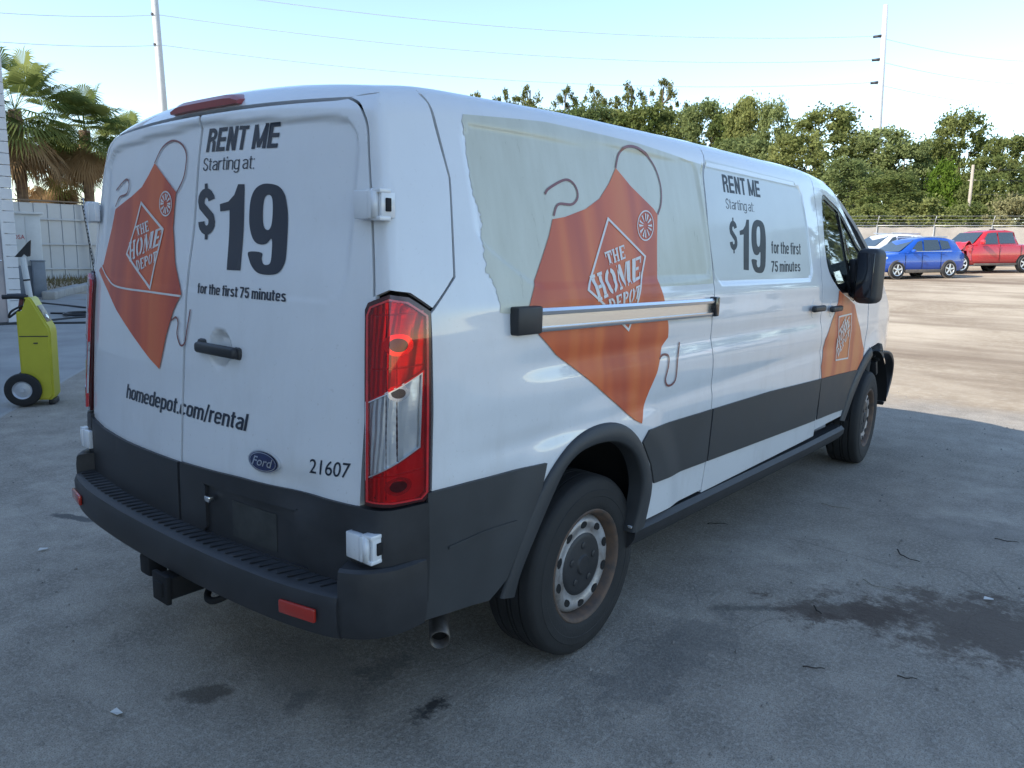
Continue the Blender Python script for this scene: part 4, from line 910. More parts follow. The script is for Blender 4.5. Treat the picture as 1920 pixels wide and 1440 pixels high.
 'rear_badge':[[-0.1543,1.6589],[-0.154,1.6504],[-0.1555,1.6423],[-0.1587,1.6348],[-0.1635,1.6283],[-0.1698,1.6229],[-0.1773,1.6189],[-0.1858,1.6165],[-0.1949,1.6158],[-0.2042,1.6167],[-0.2136,1.6193],[-0.2225,1.6235],[-0.2306,1.6291],[-0.2376,1.6359],[-0.2432,1.6437],[-0.2472,1.6521],[-0.2494,1.6608],[-0.2497,1.6695],[-0.248,1.6778],[-0.2446,1.6854],[-0.2394,1.6919],[-0.2328,1.6972],[-0.225,1.7011],[-0.2163,1.7033],[-0.2071,1.7039],[-0.1977,1.7028],[-0.1885,1.7],[-0.1798,1.6957],[-0.172,1.6901],[-0.1653,1.6833],[-0.1601,1.6757],[-0.1563,1.6674]],
 'r_rent':[[0.0426,1.8219],[0.429,1.814],[0.0485,1.8968]],
 'r_start':[[0.0337,1.7619],[0.322,1.7565],[0.0347,1.8031]],
 'r_dollar':[[0.0111,1.7047],[0.1212,1.7015],[0.1349,1.5549],[0.033,1.5542]],
 'r_one':[[0.1503,1.6523],[0.1978,1.6595],[0.2282,1.68],[0.2446,1.7121],[0.2791,1.7111],[0.303,1.4463],[0.2295,1.4459],[0.2078,1.6327],[0.1552,1.6291]],
 'r_nine':[[0.3327,1.5045],[0.3454,1.5063],[0.3647,1.5064],[0.384,1.5053],[0.3973,1.5033],[0.4023,1.4999],[0.4025,1.4952],[0.4012,1.4901],[0.4014,1.4855],[0.4037,1.4813],[0.4064,1.4771],[0.4095,1.4733],[0.413,1.4705],[0.4169,1.4687],[0.4212,1.4676],[0.4257,1.4672],[0.4298,1.4674],[0.4339,1.468],[0.4381,1.4691],[0.4417,1.471],[0.4444,1.474],[0.4459,1.4779],[0.4465,1.4828],[0.4464,1.4889],[0.4457,1.4967],[0.4444,1.5084],[0.4425,1.5229],[0.4401,1.5363],[0.4369,1.5446],[0.4326,1.5455],[0.4274,1.5414],[0.4216,1.5357],[0.4155,1.5317],[0.4091,1.5297],[0.4022,1.5283],[0.395,1.5276],[0.3877,1.5277],[0.38,1.5285],[0.3719,1.53],[0.3639,1.5324],[0.3564,1.536],[0.3495,1.5408],[0.343,1.5467],[0.3369,1.5536],[0.3314,1.5616],[0.3265,1.5705],[0.3221,1.5803],[0.3186,1.5912],[0.3163,1.603],[0.3149,1.6167],[0.3143,1.632],[0.3148,1.647],[0.3164,1.6599],[0.3192,1.6703],[0.3232,1.6791],[0.3281,1.6866],[0.334,1.693],[0.3409,1.6982],[0.3489,1.7022],[0.3574,1.7052],[0.3661,1.7075],[0.3748,1.709],[0.3837,1.7096],[0.393,1.7096],[0.4029,1.7089],[0.414,1.7078],[0.4258,1.7061],[0.4374,1.7036],[0.4477,1.7002],[0.4565,1.6957],[0.4643,1.6903],[0.4713,1.684],[0.4774,1.6771],[0.4824,1.6695],[0.4864,1.661],[0.4897,1.6519],[0.4928,1.6422],[0.4956,1.6329],[0.498,1.6236],[0.5001,1.6124],[0.5017,1.5976],[0.5037,1.5761],[0.5064,1.5498],[0.5093,1.5238],[0.5113,1.5033],[0.512,1.4901],[0.5116,1.4813],[0.5101,1.4748],[0.5075,1.4683],[0.5038,1.4613],[0.4989,1.4549],[0.4928,1.4495],[0.4855,1.4451],[0.4766,1.442],[0.4663,1.4402],[0.4551,1.4391],[0.4437,1.4385],[0.4315,1.4383],[0.4185,1.4387],[0.4057,1.4398],[0.3943,1.4418],[0.3846,1.4449],[0.3761,1.449],[0.3684,1.4537],[0.3614,1.4586],[0.3551,1.4639],[0.3496,1.4696],[0.3448,1.4755],[0.3408,1.4813],[0.3362,1.4876],[0.3313,1.4944],[0.3292,1.5004]],
 'r_nine0':[[0.3814,1.6486],[0.3822,1.6547],[0.3833,1.6602],[0.385,1.665],[0.3873,1.6689],[0.3904,1.6719],[0.3943,1.6743],[0.3986,1.6757],[0.4028,1.6761],[0.4071,1.6758],[0.4117,1.6745],[0.4161,1.6722],[0.4198,1.6682],[0.4227,1.6626],[0.425,1.6554],[0.4268,1.6471],[0.4282,1.6379],[0.4291,1.6271],[0.4296,1.6146],[0.4295,1.6024],[0.4288,1.5926],[0.4273,1.5855],[0.4252,1.5801],[0.4226,1.5762],[0.4196,1.5733],[0.416,1.5716],[0.4119,1.5712],[0.4075,1.5718],[0.4034,1.5733],[0.3994,1.5754],[0.3955,1.5785],[0.3919,1.5824],[0.3889,1.5875],[0.3865,1.594],[0.3848,1.6018],[0.3836,1.6101],[0.3826,1.6181],[0.3818,1.626],[0.3813,1.634],[0.3811,1.6417]],
 'glyph19':[[[0.0,0.2243],[0.125,0.1963],[0.2125,0.1215],[0.2675,0.0056],[0.3625,0.0056],[0.3,0.9533],[0.1,0.9458],[0.1425,0.2897],[0.005,0.3047]],[[0.4225,0.7477],[0.4606,0.7421],[0.517,0.743],[0.5737,0.7485],[0.6125,0.757],[0.6253,0.7696],[0.6228,0.7868],[0.6152,0.8054],[0.6125,0.8224],[0.6164,0.8381],[0.6219,0.8537],[0.6289,0.8677],[0.6375,0.8785],[0.6482,0.8856],[0.6609,0.89],[0.6744,0.8918],[0.6875,0.8916],[0.7007,0.8899],[0.7144,0.8864],[0.7271,0.8799],[0.7375,0.8692],[0.745,0.8547],[0.7503,0.8368],[0.7543,0.8141],[0.7575,0.785],[0.7617,0.742],[0.7659,0.6881],[0.7672,0.6383],[0.7625,0.6075],[0.7497,0.6042],[0.7308,0.6189],[0.709,0.6396],[0.6875,0.6542],[0.6665,0.6609],[0.6445,0.6657],[0.6222,0.668],[0.6,0.6673],[0.5774,0.6639],[0.5544,0.6581],[0.5323,0.6488],[0.5125,0.6355],[0.4953,0.6178],[0.4798,0.5961],[0.4664,0.5708],[0.455,0.5421],[0.4454,0.5099],[0.4377,0.4743],[0.4323,0.4352],[0.43,0.3925],[0.4308,0.3431],[0.4345,0.288],[0.441,0.2337],[0.45,0.1869],[0.4618,0.1491],[0.4762,0.1168],[0.4932,0.0892],[0.5125,0.0654],[0.5346,0.0457],[0.5594,0.0304],[0.5857,0.0185],[0.6125,0.0093],[0.6392,0.0028],[0.6664,-0.0006],[0.6948,-0.0014],[0.725,0.0],[0.7588,0.0031],[0.7953,0.0082],[0.8311,0.0162],[0.8625,0.028],[0.8891,0.044],[0.9125,0.0637],[0.9328,0.0865],[0.95,0.1121],[0.9635,0.1407],[0.9734,0.1723],[0.9811,0.2066],[0.9875,0.243],[0.9933,0.278],[0.9977,0.3131],[1.0001,0.3551],[1.0,0.4112],[0.9967,0.4921],[0.9906,0.5911],[0.983,0.689],[0.975,0.7664],[0.9677,0.8159],[0.9602,0.8487],[0.9507,0.873],[0.9375,0.8972],[0.9203,0.923],[0.9,0.9463],[0.8766,0.966],[0.85,0.9813],[0.8194,0.9915],[0.7852,0.9971],[0.7489,0.9995],[0.7125,1.0],[0.6744,0.9991],[0.6344,0.9959],[0.5959,0.9901],[0.5625,0.9813],[0.5352,0.9687],[0.5122,0.9527],[0.4924,0.9347],[0.475,0.9159],[0.4599,0.8962],[0.4475,0.875],[0.4376,0.8532],[0.43,0.8318],[0.4209,0.8086],[0.4116,0.7839],[0.4096,0.7621]],[[0.6375,0.2243],[0.6419,0.2019],[0.6473,0.1817],[0.6541,0.1641],[0.6625,0.1495],[0.6732,0.1379],[0.6859,0.1291],[0.6994,0.1235],[0.7125,0.1215],[0.7258,0.1226],[0.7397,0.1268],[0.7525,0.1353],[0.7625,0.1495],[0.7694,0.1703],[0.7741,0.1968],[0.7767,0.2277],[0.7775,0.2617],[0.7764,0.3021],[0.7733,0.3484],[0.7685,0.3934],[0.7625,0.4299],[0.755,0.4562],[0.7459,0.4759],[0.7358,0.4904],[0.725,0.5009],[0.7131,0.5072],[0.7,0.5086],[0.6869,0.5063],[0.675,0.5009],[0.664,0.4929],[0.6536,0.4818],[0.6445,0.4671],[0.6375,0.4486],[0.6332,0.4248],[0.6309,0.3963],[0.6301,0.3659],[0.63,0.3364],[0.6304,0.3075],[0.6317,0.278],[0.634,0.2497]]],
 'r_for':[[0.0718,1.3649],[0.5353,1.3626],[0.0677,1.3981]],
 'r_url':[[-0.4496,0.9427],[0.3733,0.9533],[-0.4368,0.9978]],
 'r_num':[[0.6605,0.8726],[0.8167,0.8844],[0.6668,0.9189]],
 'emblem':[[0.472,0.8754],[0.543,0.878],[0.4735,0.9083]],
 'lamp_out':[[0.1572,1.3598],[0.1652,1.3806],[0.2136,1.4054],[0.2546,1.398],[0.3064,1.3571],[0.302,0.8353],[0.2884,0.8181],[0.2242,0.8186],[0.1642,0.821]],
 'lamp_in':[[0.1659,1.3461],[0.1736,1.3698],[0.2147,1.3927],[0.2508,1.3852],[0.2949,1.3474],[0.2935,0.8488],[0.279,0.8319],[0.2223,0.8333],[0.1715,0.8367]],
 'lamp_clear':[[0.1696,1.1104],[0.2811,1.1938],[0.2759,0.9829],[0.1721,0.9016]],
 'arch_out':[[-0.5194,0.485],[-0.4698,0.6017],[-0.3909,0.7488],[-0.2567,0.8702],[-0.0937,0.9176],[0.0779,0.9047],[0.2156,0.8261],[0.3215,0.6967],[0.3632,0.5972],[0.3529,0.4956],[0.3395,0.429]],
 'arch_in':[[-0.4574,0.5037],[-0.332,0.7168],[-0.2543,0.8136],[-0.1313,0.8514],[0.0427,0.8399],[0.1857,0.7674],[0.2685,0.6412],[0.2728,0.5276],[0.2529,0.4529]],
 'window':[[2.5734,1.88],[2.7398,1.8693],[2.9593,1.8107],[3.2267,1.6339],[3.4067,1.5213],[3.0757,1.2656],[2.8813,1.2859],[2.6998,1.328],[2.5486,1.4055],[2.4811,1.5074],[2.4974,1.6968]],
 'farch':[[3.1337,0.4776],[3.1646,0.6053],[3.2567,0.7072],[3.4127,0.8235],[3.5637,0.8864]],
}
# ---------------------------------------------------------------- condensed grotesque lettering drawn as strokes
def _arc(cx, cy, rx, ry, a0, a1, n=8):
    t = np.radians(np.linspace(a0, a1, n)); return [(cx+rx*math.cos(q), cy+ry*math.sin(q)) for q in t]
def glyph(c, th, wv):
    """-> (ribbons, advance). th stroke weight, wv letter width; cap height 1, x-height .75."""
    t = th/2; X = .75; W_ = wv; a, b = t, W_-t; m = W_/2; r = (b-a)/2; ry = min(r*1.25, .22); out = []
    def S_(pts, w=None): out.append(stroke(np.array(pts, float), w or th))
    adv = W_
    rnd = lambda y0, y1: _arc(m, y1-ry, r, ry, 180, 0, 10)+_arc(m, y0+ry, r, ry, 0, -180, 10)+[(a, y1-ry)]
    if c == 'R': S_([(a, 0), (a, 1)]); S_([(a, 1-t), (m, 1-t)]+_arc(m, .77-t/2, r, .23-t/2, 90, -90)+[(a, .54-t/2)]); S_([(m+r*.3, .52-t)]+[(b-.02, .40), (b, .0)])
    elif c == 'E': S_([(a, 0), (a, 1)]); [S_([(a, y), (W_*.95, y)]) for y in (t, .5, 1-t)]
    elif c == 'N': S_([(a, 0), (a, 1)]); S_([(b, 0), (b, 1)]); S_([(a-.0, .98), (b+.0, .02)], th*1.05)
    elif c == 'T': S_([(0, 1-t), (W_, 1-t)]); S_([(m, 0), (m, 1)])
    elif c == 'M':
        w2 = W_*1.35; S_([(a, 0), (a, 1)]); S_([(w2-a, 0), (w2-a, 1)]); S_([(a, .97), (w2/2, .06)], th*.9); S_([(w2-a, .97), (w2/2, .06)], th*.9); adv = w2
    elif c == 'S' or c == '$':
        S_(_arc(m, .78-t/2, r, .22-t/2, 5, 180, 9)+[(a, .72)]+[(a+.02, .62), (m, .50), (b-.02, .38)]+_arc(m, .22+t/2, r, .22-t/2, 0, -185, 10))
        if c == '$': S_([(m, -.10), (m, .06)], th*.45); S_([(m, .94), (m, 1.10)], th*.45)
    elif c == 's': S_(_arc(m, X-.17, r*.95, .17-t, 10, 190, 8)+[(a+.02, .47), (m, .385), (b-.02, .30)]+_arc(m, .17, r, .17-t, 0, -190, 8))
    elif c == 't': w2 = W_*.62; S_([(w2*.42, .94), (w2*.42, .14)]+_arc(w2*.42+.10, .12, .10, .12-t, 180, 280, 5)); S_([(0, X-t*.8), (w2, X-t*.8)], th*.85); adv = w2
    elif c == 'f': w2 = W_*.64; S_([(w2*.45, 0), (w2*.45, .84)]+_arc(w2*.45+.12, .85, .12, .15-t, 180, 85, 5)); S_([(0, X-t*.8), (w2, X-t*.8)], th*.85); adv = w2
    elif c == 'r': w2 = W_*.66; S_([(a, 0), (a, X)]); S_([(a, .50)]+_arc(a+.19, .50, .19, X-.50-t, 160, 88, 5)+[(w2, X-t)]); adv = w2
    elif c in 'il': 
        S_([(a, 0), (a, X if c == 'i' else 1.0)]); adv = th
        if c == 'i': S_([(a, .86), (a, 1.0)])
    elif c in 'nhm':
        S_([(a, 0), (a, X if c != 'h' else 1.0)]); k = [0] if c != 'm' else [0, 1]; w2 = W_ if c != 'm' else W_*.92
        for i in k:
            o = i*(w2-th); rr = (w2-th)/2; S_([(a+o, .44)]+_arc(a+o+rr, X-.20, rr, .20-t, 180, 0, 9)+[(a+o+2*rr, 0)])
        adv = w2 if c != 'm' else 2*w2-th
    elif c == 'u': S_([(b, 0), (b, X)]); S_([(a, X), (a, .2)]+_arc(m, .20, r, .20-t, 180, 360, 9)+[(b, .3)])
    elif c == 'a': S_([(b, 0), (b, .5)]); S_(_arc(m, X-.18, r, .18-t, 170, 0, 8)+[(b, .45)]); S_([(b, .44), (m, .42)]+_arc(m, .22, r, .20-t*.6, 100, 270, 8)+[(b, .12)])
    elif c == 'e': S_([(a+.01, .385), (b, .385)]+_arc(m, X-ry, r, ry-t, 0, 180, 9)+_arc(m, ry, r, ry-t, 180, 350, 9), th*.95)
    elif c == 'c': S_(_arc(m, X-ry, r, ry-t, 0, 180, 9)+_arc(m, ry, r, ry-t, 180, 360, 9))
    elif c == 'o': S_(_arc(m, X-ry, r, ry-t, 0, 180, 9)+_arc(m, ry, r, ry-t, 180, 360, 9)+[(b, X-ry), (b, X-ry+.01)])
    elif c in 'dgp':
        S_(_arc(m, X-ry, r, ry-t, 0, 180, 9)+_arc(m, ry, r, ry-t, 180, 360, 9)+[(b, X-ry), (b, X-ry+.01)])
        if c == 'd': S_([(b, 0), (b, 1)])
        if c == 'p': S_([(a, -.25), (a, X)])
        if c == 'g': S_([(b, X), (b, -.08)]+_arc(m, -.08, r, .17-t, 0, -170, 8))
    elif c in '.:':
        S_([(a, 0), (a, th)]); adv = th
        if c == ':': S_([(a, X-th), (a, X)])
    elif c == '/': w2 = W_*.62; S_([(t, -.06), (w2-t, 1.05)], th*.8); adv = w2
    elif c == '7': S_([(0, 1-t), (b+t*.6, 1-t)]); S_([(b+t*.2, 1-t), (m+.02, .5), (m-.10, 0)])
    elif c == '5': S_([(W_*.95, 1-t), (a+.02, 1-t), (a, .50)]); S_([(a, .52)]+_arc(m, .33, r, .30-t*.5, 130, -170, 12))
    elif c == ' ': adv = W_*.42
    return out, adv
def letters(s, th=.15, wv=.46, sp=.055):
    """one list of ribbons per character, scaled to the unit box."""
    x = 0; G = []
    for c in s:
        rb, adv = glyph(c, th, wv); G.append([L+np.array([x, 0]) for L in rb]); x += adv+(sp if c != ' ' else 0)
    x -= sp
    return [[L/np.array([x, 1]) for L in g] for g in G if g]
def winding(P, L):
    x0, y0 = L[:, 0], L[:, 1]; x1, y1 = np.roll(x0, -1), np.roll(y0, -1); py = P[:, 1][:, None]; px = P[:, 0][:, None]
    lft = (x1-x0)*(py-y0)-(px-x0)*(y1-y0)
    return ((y0 <= py) & (y1 > py) & (lft > 0)).sum(1)-((y0 > py) & (y1 <= py) & (lft < 0)).sum(1)
def fill_union(ribs, step, clip=None):
    V = []; E = []; cons = list(ribs)+(list(clip) if clip else [])
    for L in cons:
        b = len(V); V += [tuple(p) for p in L]; E += [(b+i, b+(i+1) % len(L)) for i in range(len(L))]
    r = delaunay_2d_cdt([Vector(p) for p in V], E, [], 0, 1e-6)
    P = np.array([tuple(v) for v in r[0]]); T = np.array([tuple(f) for f in r[2] if len(f) == 3]); c = P[T].mean(1)
    k = np.zeros(len(T), bool)
    for L in ribs: k |= winding(c, L) != 0
    if clip: k &= inside(c, [np.array(q) for q in clip])
    T = T[k]
    if not len(T): return None, None
    u = np.unique(T); mp_ = -np.ones(len(P), int); mp_[u] = np.arange(len(u))
    return P[u], mp_[T]
def put_text(name, s, q, mp, mt, parent, th=.15, wv=.46, sp=.055, off=.0018, clip=None):
    """lettering on the body skin: every character a flat print of its own."""
    for g in letters(s, th, wv, sp):
        ribs = affine(g, q)
        if clip:
            c_ = np.concatenate(ribs)
            if not inside(c_, [np.array(x) for x in clip]).any(): continue
        P, T = fill_union(ribs, .03, clip)
        if P is None: continue
        V = mp(P, off); N = gradF(V); mesh_obj(name, V, orient(V, T, N), mt, parent, normals=N)
# ================================================================ the van
van = tag(empty('cargo_van', (0, 1.8, 0)), 'white low-roof rental cargo van with orange apron graphics, parked rear towards the viewer', 'van')
van.location = (0, 0, 0)
A = lambda k: np.array(DECAL[k])
GAP = .0042
# --- outlines of the panels (3-D points on the skin -> surface coordinates)
pillar_seam = map_side(np.array([(-.735, 1.985), (-.725, 1.93), (-.700, 1.73), (-.722, 1.55), (-.735, 1.45), (-.823, 1.361)]))
door_seam = map_rear(catmull([(.70, 1.937), (.745, 1.918), (.772, 1.890), (.796, 1.846), (.813, 1.76), (.842, 1.59), (.868, 1.39), (.866, 1.2), (.864, 1.0), (.862, .84), (.86, .70), (.855, .54)], 4))
q_pill = inv_side(pillar_seam)
arch_in = catmull(np.concatenate([[(-.50, .47)], A('arch_in'), [(.25, .445)]]), 4)
qtop = 1.985
quarter = np.concatenate([q_pill, [(-.835, 1.352), (-.842, .83), (-.85, .53), (-.60, .47)], arch_in, [(.90, .445), (.905, .62), (.90, .9), (.872, 1.1), (.858, 1.25), (.885, 1.38), (.886, 1.42), (.90, 1.6), (.945, 1.86), (1.0, 1.985)]])
# the sliding door and cab door share the drawn seams
seamA = np.array([(1.0, 1.985), (.945, 1.86), (.90, 1.6), (.886, 1.42), (.885, 1.38), (.858, 1.25), (.872, 1.1), (.90, .9), (.905, .62), (.90, .43)])
seamB = np.array([(2.47, .43), (2.43, .7), (2.385, .95), (2.345, 1.2), (2.345, 1.4), (2.40, 1.7), (2.44, 1.985)])
slide = np.concatenate([seamA, seamB])
fdoor = np.concatenate([seamB[::-1], [(2.47, .47), (3.04, .47), (3.10, .62), (3.22, .72), (3.36, .83), (3.42, 1.0), (3.43, 1.28), (3.48, 1.40), (3.42, 1.545), (3.25, 1.66), (3.0, 1.85), (2.86, 1.935), (2.72, 1.975)]])
win = catmull(A('window'), 4, True)
farch = np.array([(3.05, .47), (3.10, .62), (3.22, .74), (3.38, .845), (3.56, .90), (3.75, .915), (3.95, .89), (4.12, .80), (4.20, .74)])
fender = np.concatenate([[(3.13, .62)], farch[2:], [(4.36, .80), (4.58, .86), (4.55, .98), (4.40, 1.10), (4.1, 1.25), (3.85, 1.38), (3.60, 1.50), (3.485, 1.55), (3.53, 1.40), (3.44, 1.28), (3.43, 1.0), (3.37, .83), (3.23, .72)]])
ins = lambda L: inset(np.array(L), GAP)
rq = panel('quarter_panel', [ins(quarter)], map_side, M['white'], van, .015)
sd = panel('sliding_door', [ins(slide)], map_side, M['white'], van, .016)
fd = panel('front_door', [ins(fdoor), win], map_side, M['white'], van, .022)
fe = panel('front_fender', [ins(fender)], map_side, M['white'], van, .025)
for o in (rq, sd, fd, fe): mirrored(o)
# corner pillars between the rear doors and the flank
dsc = inv_corner(door_seam); psc = inv_corner(pillar_seam)
edge_top = np.concatenate([inv_corner(map_rear(np.array([(.715, 1.944)]))), inv_corner(map_roof(np.array([[1.1*R_(46.2), b] for b in (-.875, -.83, -.78, -.735)])))])
up_d = dsc[dsc[:, 1] > 1.372]
corner = np.concatenate([edge_top, psc[1:], [(.3105, 1.362), (.256, 1.404), (.2136, 1.411), (.163, 1.386)], up_d[::-1]])
cp = panel('corner_pillar', [ins(corner)], map_corner, M['white'], van, .018); mirrored(cp)
# roof skin
rr = [(1.1*R_(46.6), b) for b in np.linspace(-.87, 2.55, 40)]+[(1.1*R_(45.8), 2.80), (1.1*R_(44.5), 2.95)]
hd = [(1.1*R_(a), 2.95+.07*math.cos(R_(a*2))) for a in np.linspace(40, -40, 17)]
ll = [(-a, b) for a, b in rr[::-1]]
bk = inv_roof(map_rear(np.array([(x, 1.951-.014*(x/.7)**2) for x in np.linspace(-.705, .705, 23)]), .0))
roof = panel('roof', [inset(np.array(rr+hd+ll+[tuple(p) for p in bk]), .003)], map_roof, M['white'], van, .04)
# bonnet, windscreen, nose
hood = np.array([(-.86, 4.16), (-.80, 4.40), (-.62, 4.58), (0, 4.66), (.62, 4.58), (.80, 4.40), (.86, 4.16), (.45, 4.24), (0, 4.27), (-.45, 4.24)])
panel('bonnet', [inset(hood, .004)], map_top, M['white'], van, .04)
scr = np.array([(-.66, 3.02), (0, 3.06), (.66, 3.02), (.76, 3.4), (.82, 3.8), (.85, 4.14), (.45, 4.22), (0, 4.25), (-.45, 4.22), (-.85, 4.14), (-.82, 3.8), (-.76, 3.4)])
panel('windscreen', [inset(scr, .006)], map_top, M['darkglass'], van, .05, off=-.004)
for s_ in (1, -1):
    ap = np.array([(.665, 2.99), (.77, 3.4), (.83, 3.8), (.862, 4.16), (.90, 4.10), (.905, 3.75), (.875, 3.40), (.80, 3.05), (.74, 2.90)])
    panel('windscreen_pillar', [ap*np.array([s_, 1])], map_top, M['white'], van, .03, off=-.002)
nose = np.array([(-.86, .60), (.86, .60), (.84, .95), (.60, 1.06), (-.60, 1.06), (-.84, .95)])
no = panel('nose_panel', [nose], map_front, M['white'], van, .05)
for z_ in (.70, .78, .86): panel('grille_bar', [np.array([(-.5, z_-.02), (.5, z_-.02), (.5, z_+.02), (-.5, z_+.02)])], map_front, M['clad2'], no, .06, off=.008)
for s_ in (1, -1): panel('headlamp', [np.array([(.56, .86), (.80, .82), (.82, 1.0), (.62, 1.02)])*np.array([s_, 1])], map_front, M['clearlens'], van, .06, off=.006)
fbm = panel('front_bumper', [np.array([(-.88, .26), (.62, .26), (.66, .59), (-.86, .59)])], map_front, M['clad'], van, .06, off=.05, thick=.06)

# --- dark structure behind the gaps
st = np.linspace(-.90, 2.38, 34); ws = np.concatenate([np.linspace(.94, 1.76, 18), np.linspace(1.8, 2.17, 10)])
V = []; Fc = []
for y_ in st:
    a_ = map_side(np.stack([np.full(len(ws), y_), ws], 1), -.032)
    V += [tuple(p) for p in a_]+[(-p[0], p[1], p[2]) for p in a_[::-1]]
m_ = 2*len(ws)
for i in range(len(st)-1):
    for k in range(m_): Fc.append((i*m_+k, i*m_+(k+1) % m_, (i+1)*m_+(k+1) % m_, (i+1)*m_+k))
Fc += [tuple(range(m_)), tuple((len(st)-1)*m_+k for k in range(m_))[::-1]]
mesh_obj('inner_body', V, Fc, M['black'], van, smooth=False)
sj = panel('side_jamb', [np.array([(.45, .47), (2.40, .47), (2.40, .96), (.45, .96)])], map_side, M['black'], van, .08, off=-.032, thick=0); mirrored(sj)
ij = panel('door_jamb', [np.array([(2.35, .48), (3.0, .48), (3.14, .72), (3.4, .92), (3.9, .93), (4.3, .95), (3.9, 1.22), (3.5, 1.27), (2.35, 1.27)])], map_side, M['black'], van, .06, off=-.035, thick=0); mirrored(ij)
dj = panel('rear_jamb', [np.array([(-.82, .55), (.82, .55), (.82, 1.80), (.70, 1.90), (-.70, 1.90), (-.82, 1.80)])], map_rear, M['black'], van, .06, off=-.03, thick=0)
bm = bmesh.new(); add_box(bm, (0, 1.7, .46), (1.66, 5.0, .06)); bm_obj('floor_pan', bm, M['black'], van)
for s_ in (1, -1):
    box('chassis_rail', (s_*.45, 1.5, .37), (.09, 4.9, .12), M['black'], van, .01)
tube('rear_axle', [(-.8, 0, .35), (-.2, 0, .35), (-.1, 0, .35), (.1, 0, .35), (.2, 0, .35), (.8, 0, .35)], [.05, .05, .13, .13, .05, .05], M['black'], van, 12)
# wheel housings
for yc in (-.05, 3.72):
    for s_ in (1, -1):
        V = []; Fc = []; n = 22
        for k in range(n+1):
            a_ = R_(6+168*k/n); r_ = .50
            for x_ in (.55, .985): V.append((s_*x_, yc+r_*math.cos(a_), .36+r_*math.sin(a_)))
        for k in range(n): Fc.append((2*k, 2*k+1, 2*k+3, 2*k+2))
        V.append((s_*.55, yc, .42)); c_ = len(V)-1
        for k in range(n): Fc.append((2*k, 2*k+2, c_))
        mesh_obj('wheel_housing', V, Fc, M['black'], van)
# --- cab interior
for s_ in (1, -1):
    bm = bmesh.new()
    add_box(bm, (s_*.45, 2.72, .95), (.5, .52, .16), .05); add_box(bm, (s_*.45, 2.50, 1.28), (.48, .16, .66), .06, Matrix.Rotation(R_(10), 3, 'X')); add_box(bm, (s_*.45, 2.42, 1.72), (.26, .10, .2), .04)
    bm_obj('cab_seat', bm, M['interior'], van)
box('dashboard', (0, 3.55, 1.15), (1.7, .5, .42), M['interior'], van, .08)
V, Fc = lathe_geo([(.19+.016*math.cos(t), .016*math.sin(t)) for t in np.linspace(0, 2*math.pi, 8)], 24, 'y')
sw = mesh_obj('steering_wheel', V, Fc, M['interior'], van); sw.location = (-.45, 3.2, 1.32); sw.rotation_euler = (R_(-35), 0, 0)

# --- cab door glass
gl = panel('window_glass', [inset(win, .004)], map_side, M['glass'], fd, .04, off=-.012, thick=0)
panel('window_seal', [win, inset(win, .022)], map_side, M['blackgloss'], fd, .02, off=-.004, thick=.01)
mull = stroke(np.array([(2.905, 1.845), (2.93, 1.6), (2.965, 1.275)]), .028)
panel('window_divider', [mull], map_side, M['blackgloss'], fd, .02, off=-.003, thick=.01)
sail = np.array([(2.965, 1.285), (3.08, 1.262), (3.39, 1.50), (3.36, 1.55), (3.13, 1.42), (3.0, 1.38)])
panel('mirror_mount', [sail], map_side, M['clad2'], fd, .03, off=.006, thick=.015)
mgl = mirrored(gl)

# --- grey side mouldings
clad_top = lambda y: .845-.026*np.clip((y-.25)/2.8, 0, 1)-.035*np.clip((y-1.6)/1.5, 0, 1)
clad_bot = lambda y: .602-.085*np.clip((y-.36)/2.8, 0, 1)
def strip(y0, y1, n=14): 
    ys = np.linspace(y0, y1, n)
    return np.concatenate([np.stack([ys, clad_top(ys)], 1), np.stack([ys[::-1], clad_bot(ys[::-1])], 1)])
CL = []
CL.append(panel('side_moulding', [inset(np.array([(.30, clad_top(.3)), *[(y, clad_top(y)) for y in (.5, .7, .898)], *[(y, clad_bot(y)) for y in (.90, .7, .5, .375)], (.335, .69), (.25, .80)]), .003)], map_side, M['clad'], rq, .03, off=.008, thick=.012))
CL.append(panel('side_moulding', [inset(strip(.907, 2.425), .003)], map_side, M['clad'], sd, .03, off=.008, thick=.012))
CL.append(panel('side_moulding', [inset(np.array([(2.425, clad_top(2.42)), (2.8, clad_top(2.8)), (3.3, .768), (3.22, .74), (3.10, .62), (3.06, .515), (2.8, clad_bot(2.8)), (2.455, clad_bot(2.45))]), .003)], map_side, M['clad'], fd, .03, off=.008, thick=.012))
lowq = np.concatenate([[(-.862, .842)], [(y, .846-.01*(y+.85)) for y in np.linspace(-.7, -.36, 5)], [(-.39, .75), (-.47, .60), (-.53, .48), (-.60, .425), (-.86, .44)]])
CL.append(panel('lower_quarter_moulding', [inset(lowq, .002)], map_side, M['clad'], rq, .03, off=.012, thick=.03))
CL.append(panel('moulding_ridge', [stroke(np.array([(-.78, .655), (-.66, .668), (-.505, .672)]), .010)], map_side, M['clad'], rq, .02, off=.016, thick=.01))
ao = catmull(np.concatenate([[(-.545, .415)], A('arch_out')]), 5); ai = catmull(np.concatenate([[(-.485, .405)], A('arch_in'), [(.245, .425)]]), 5)
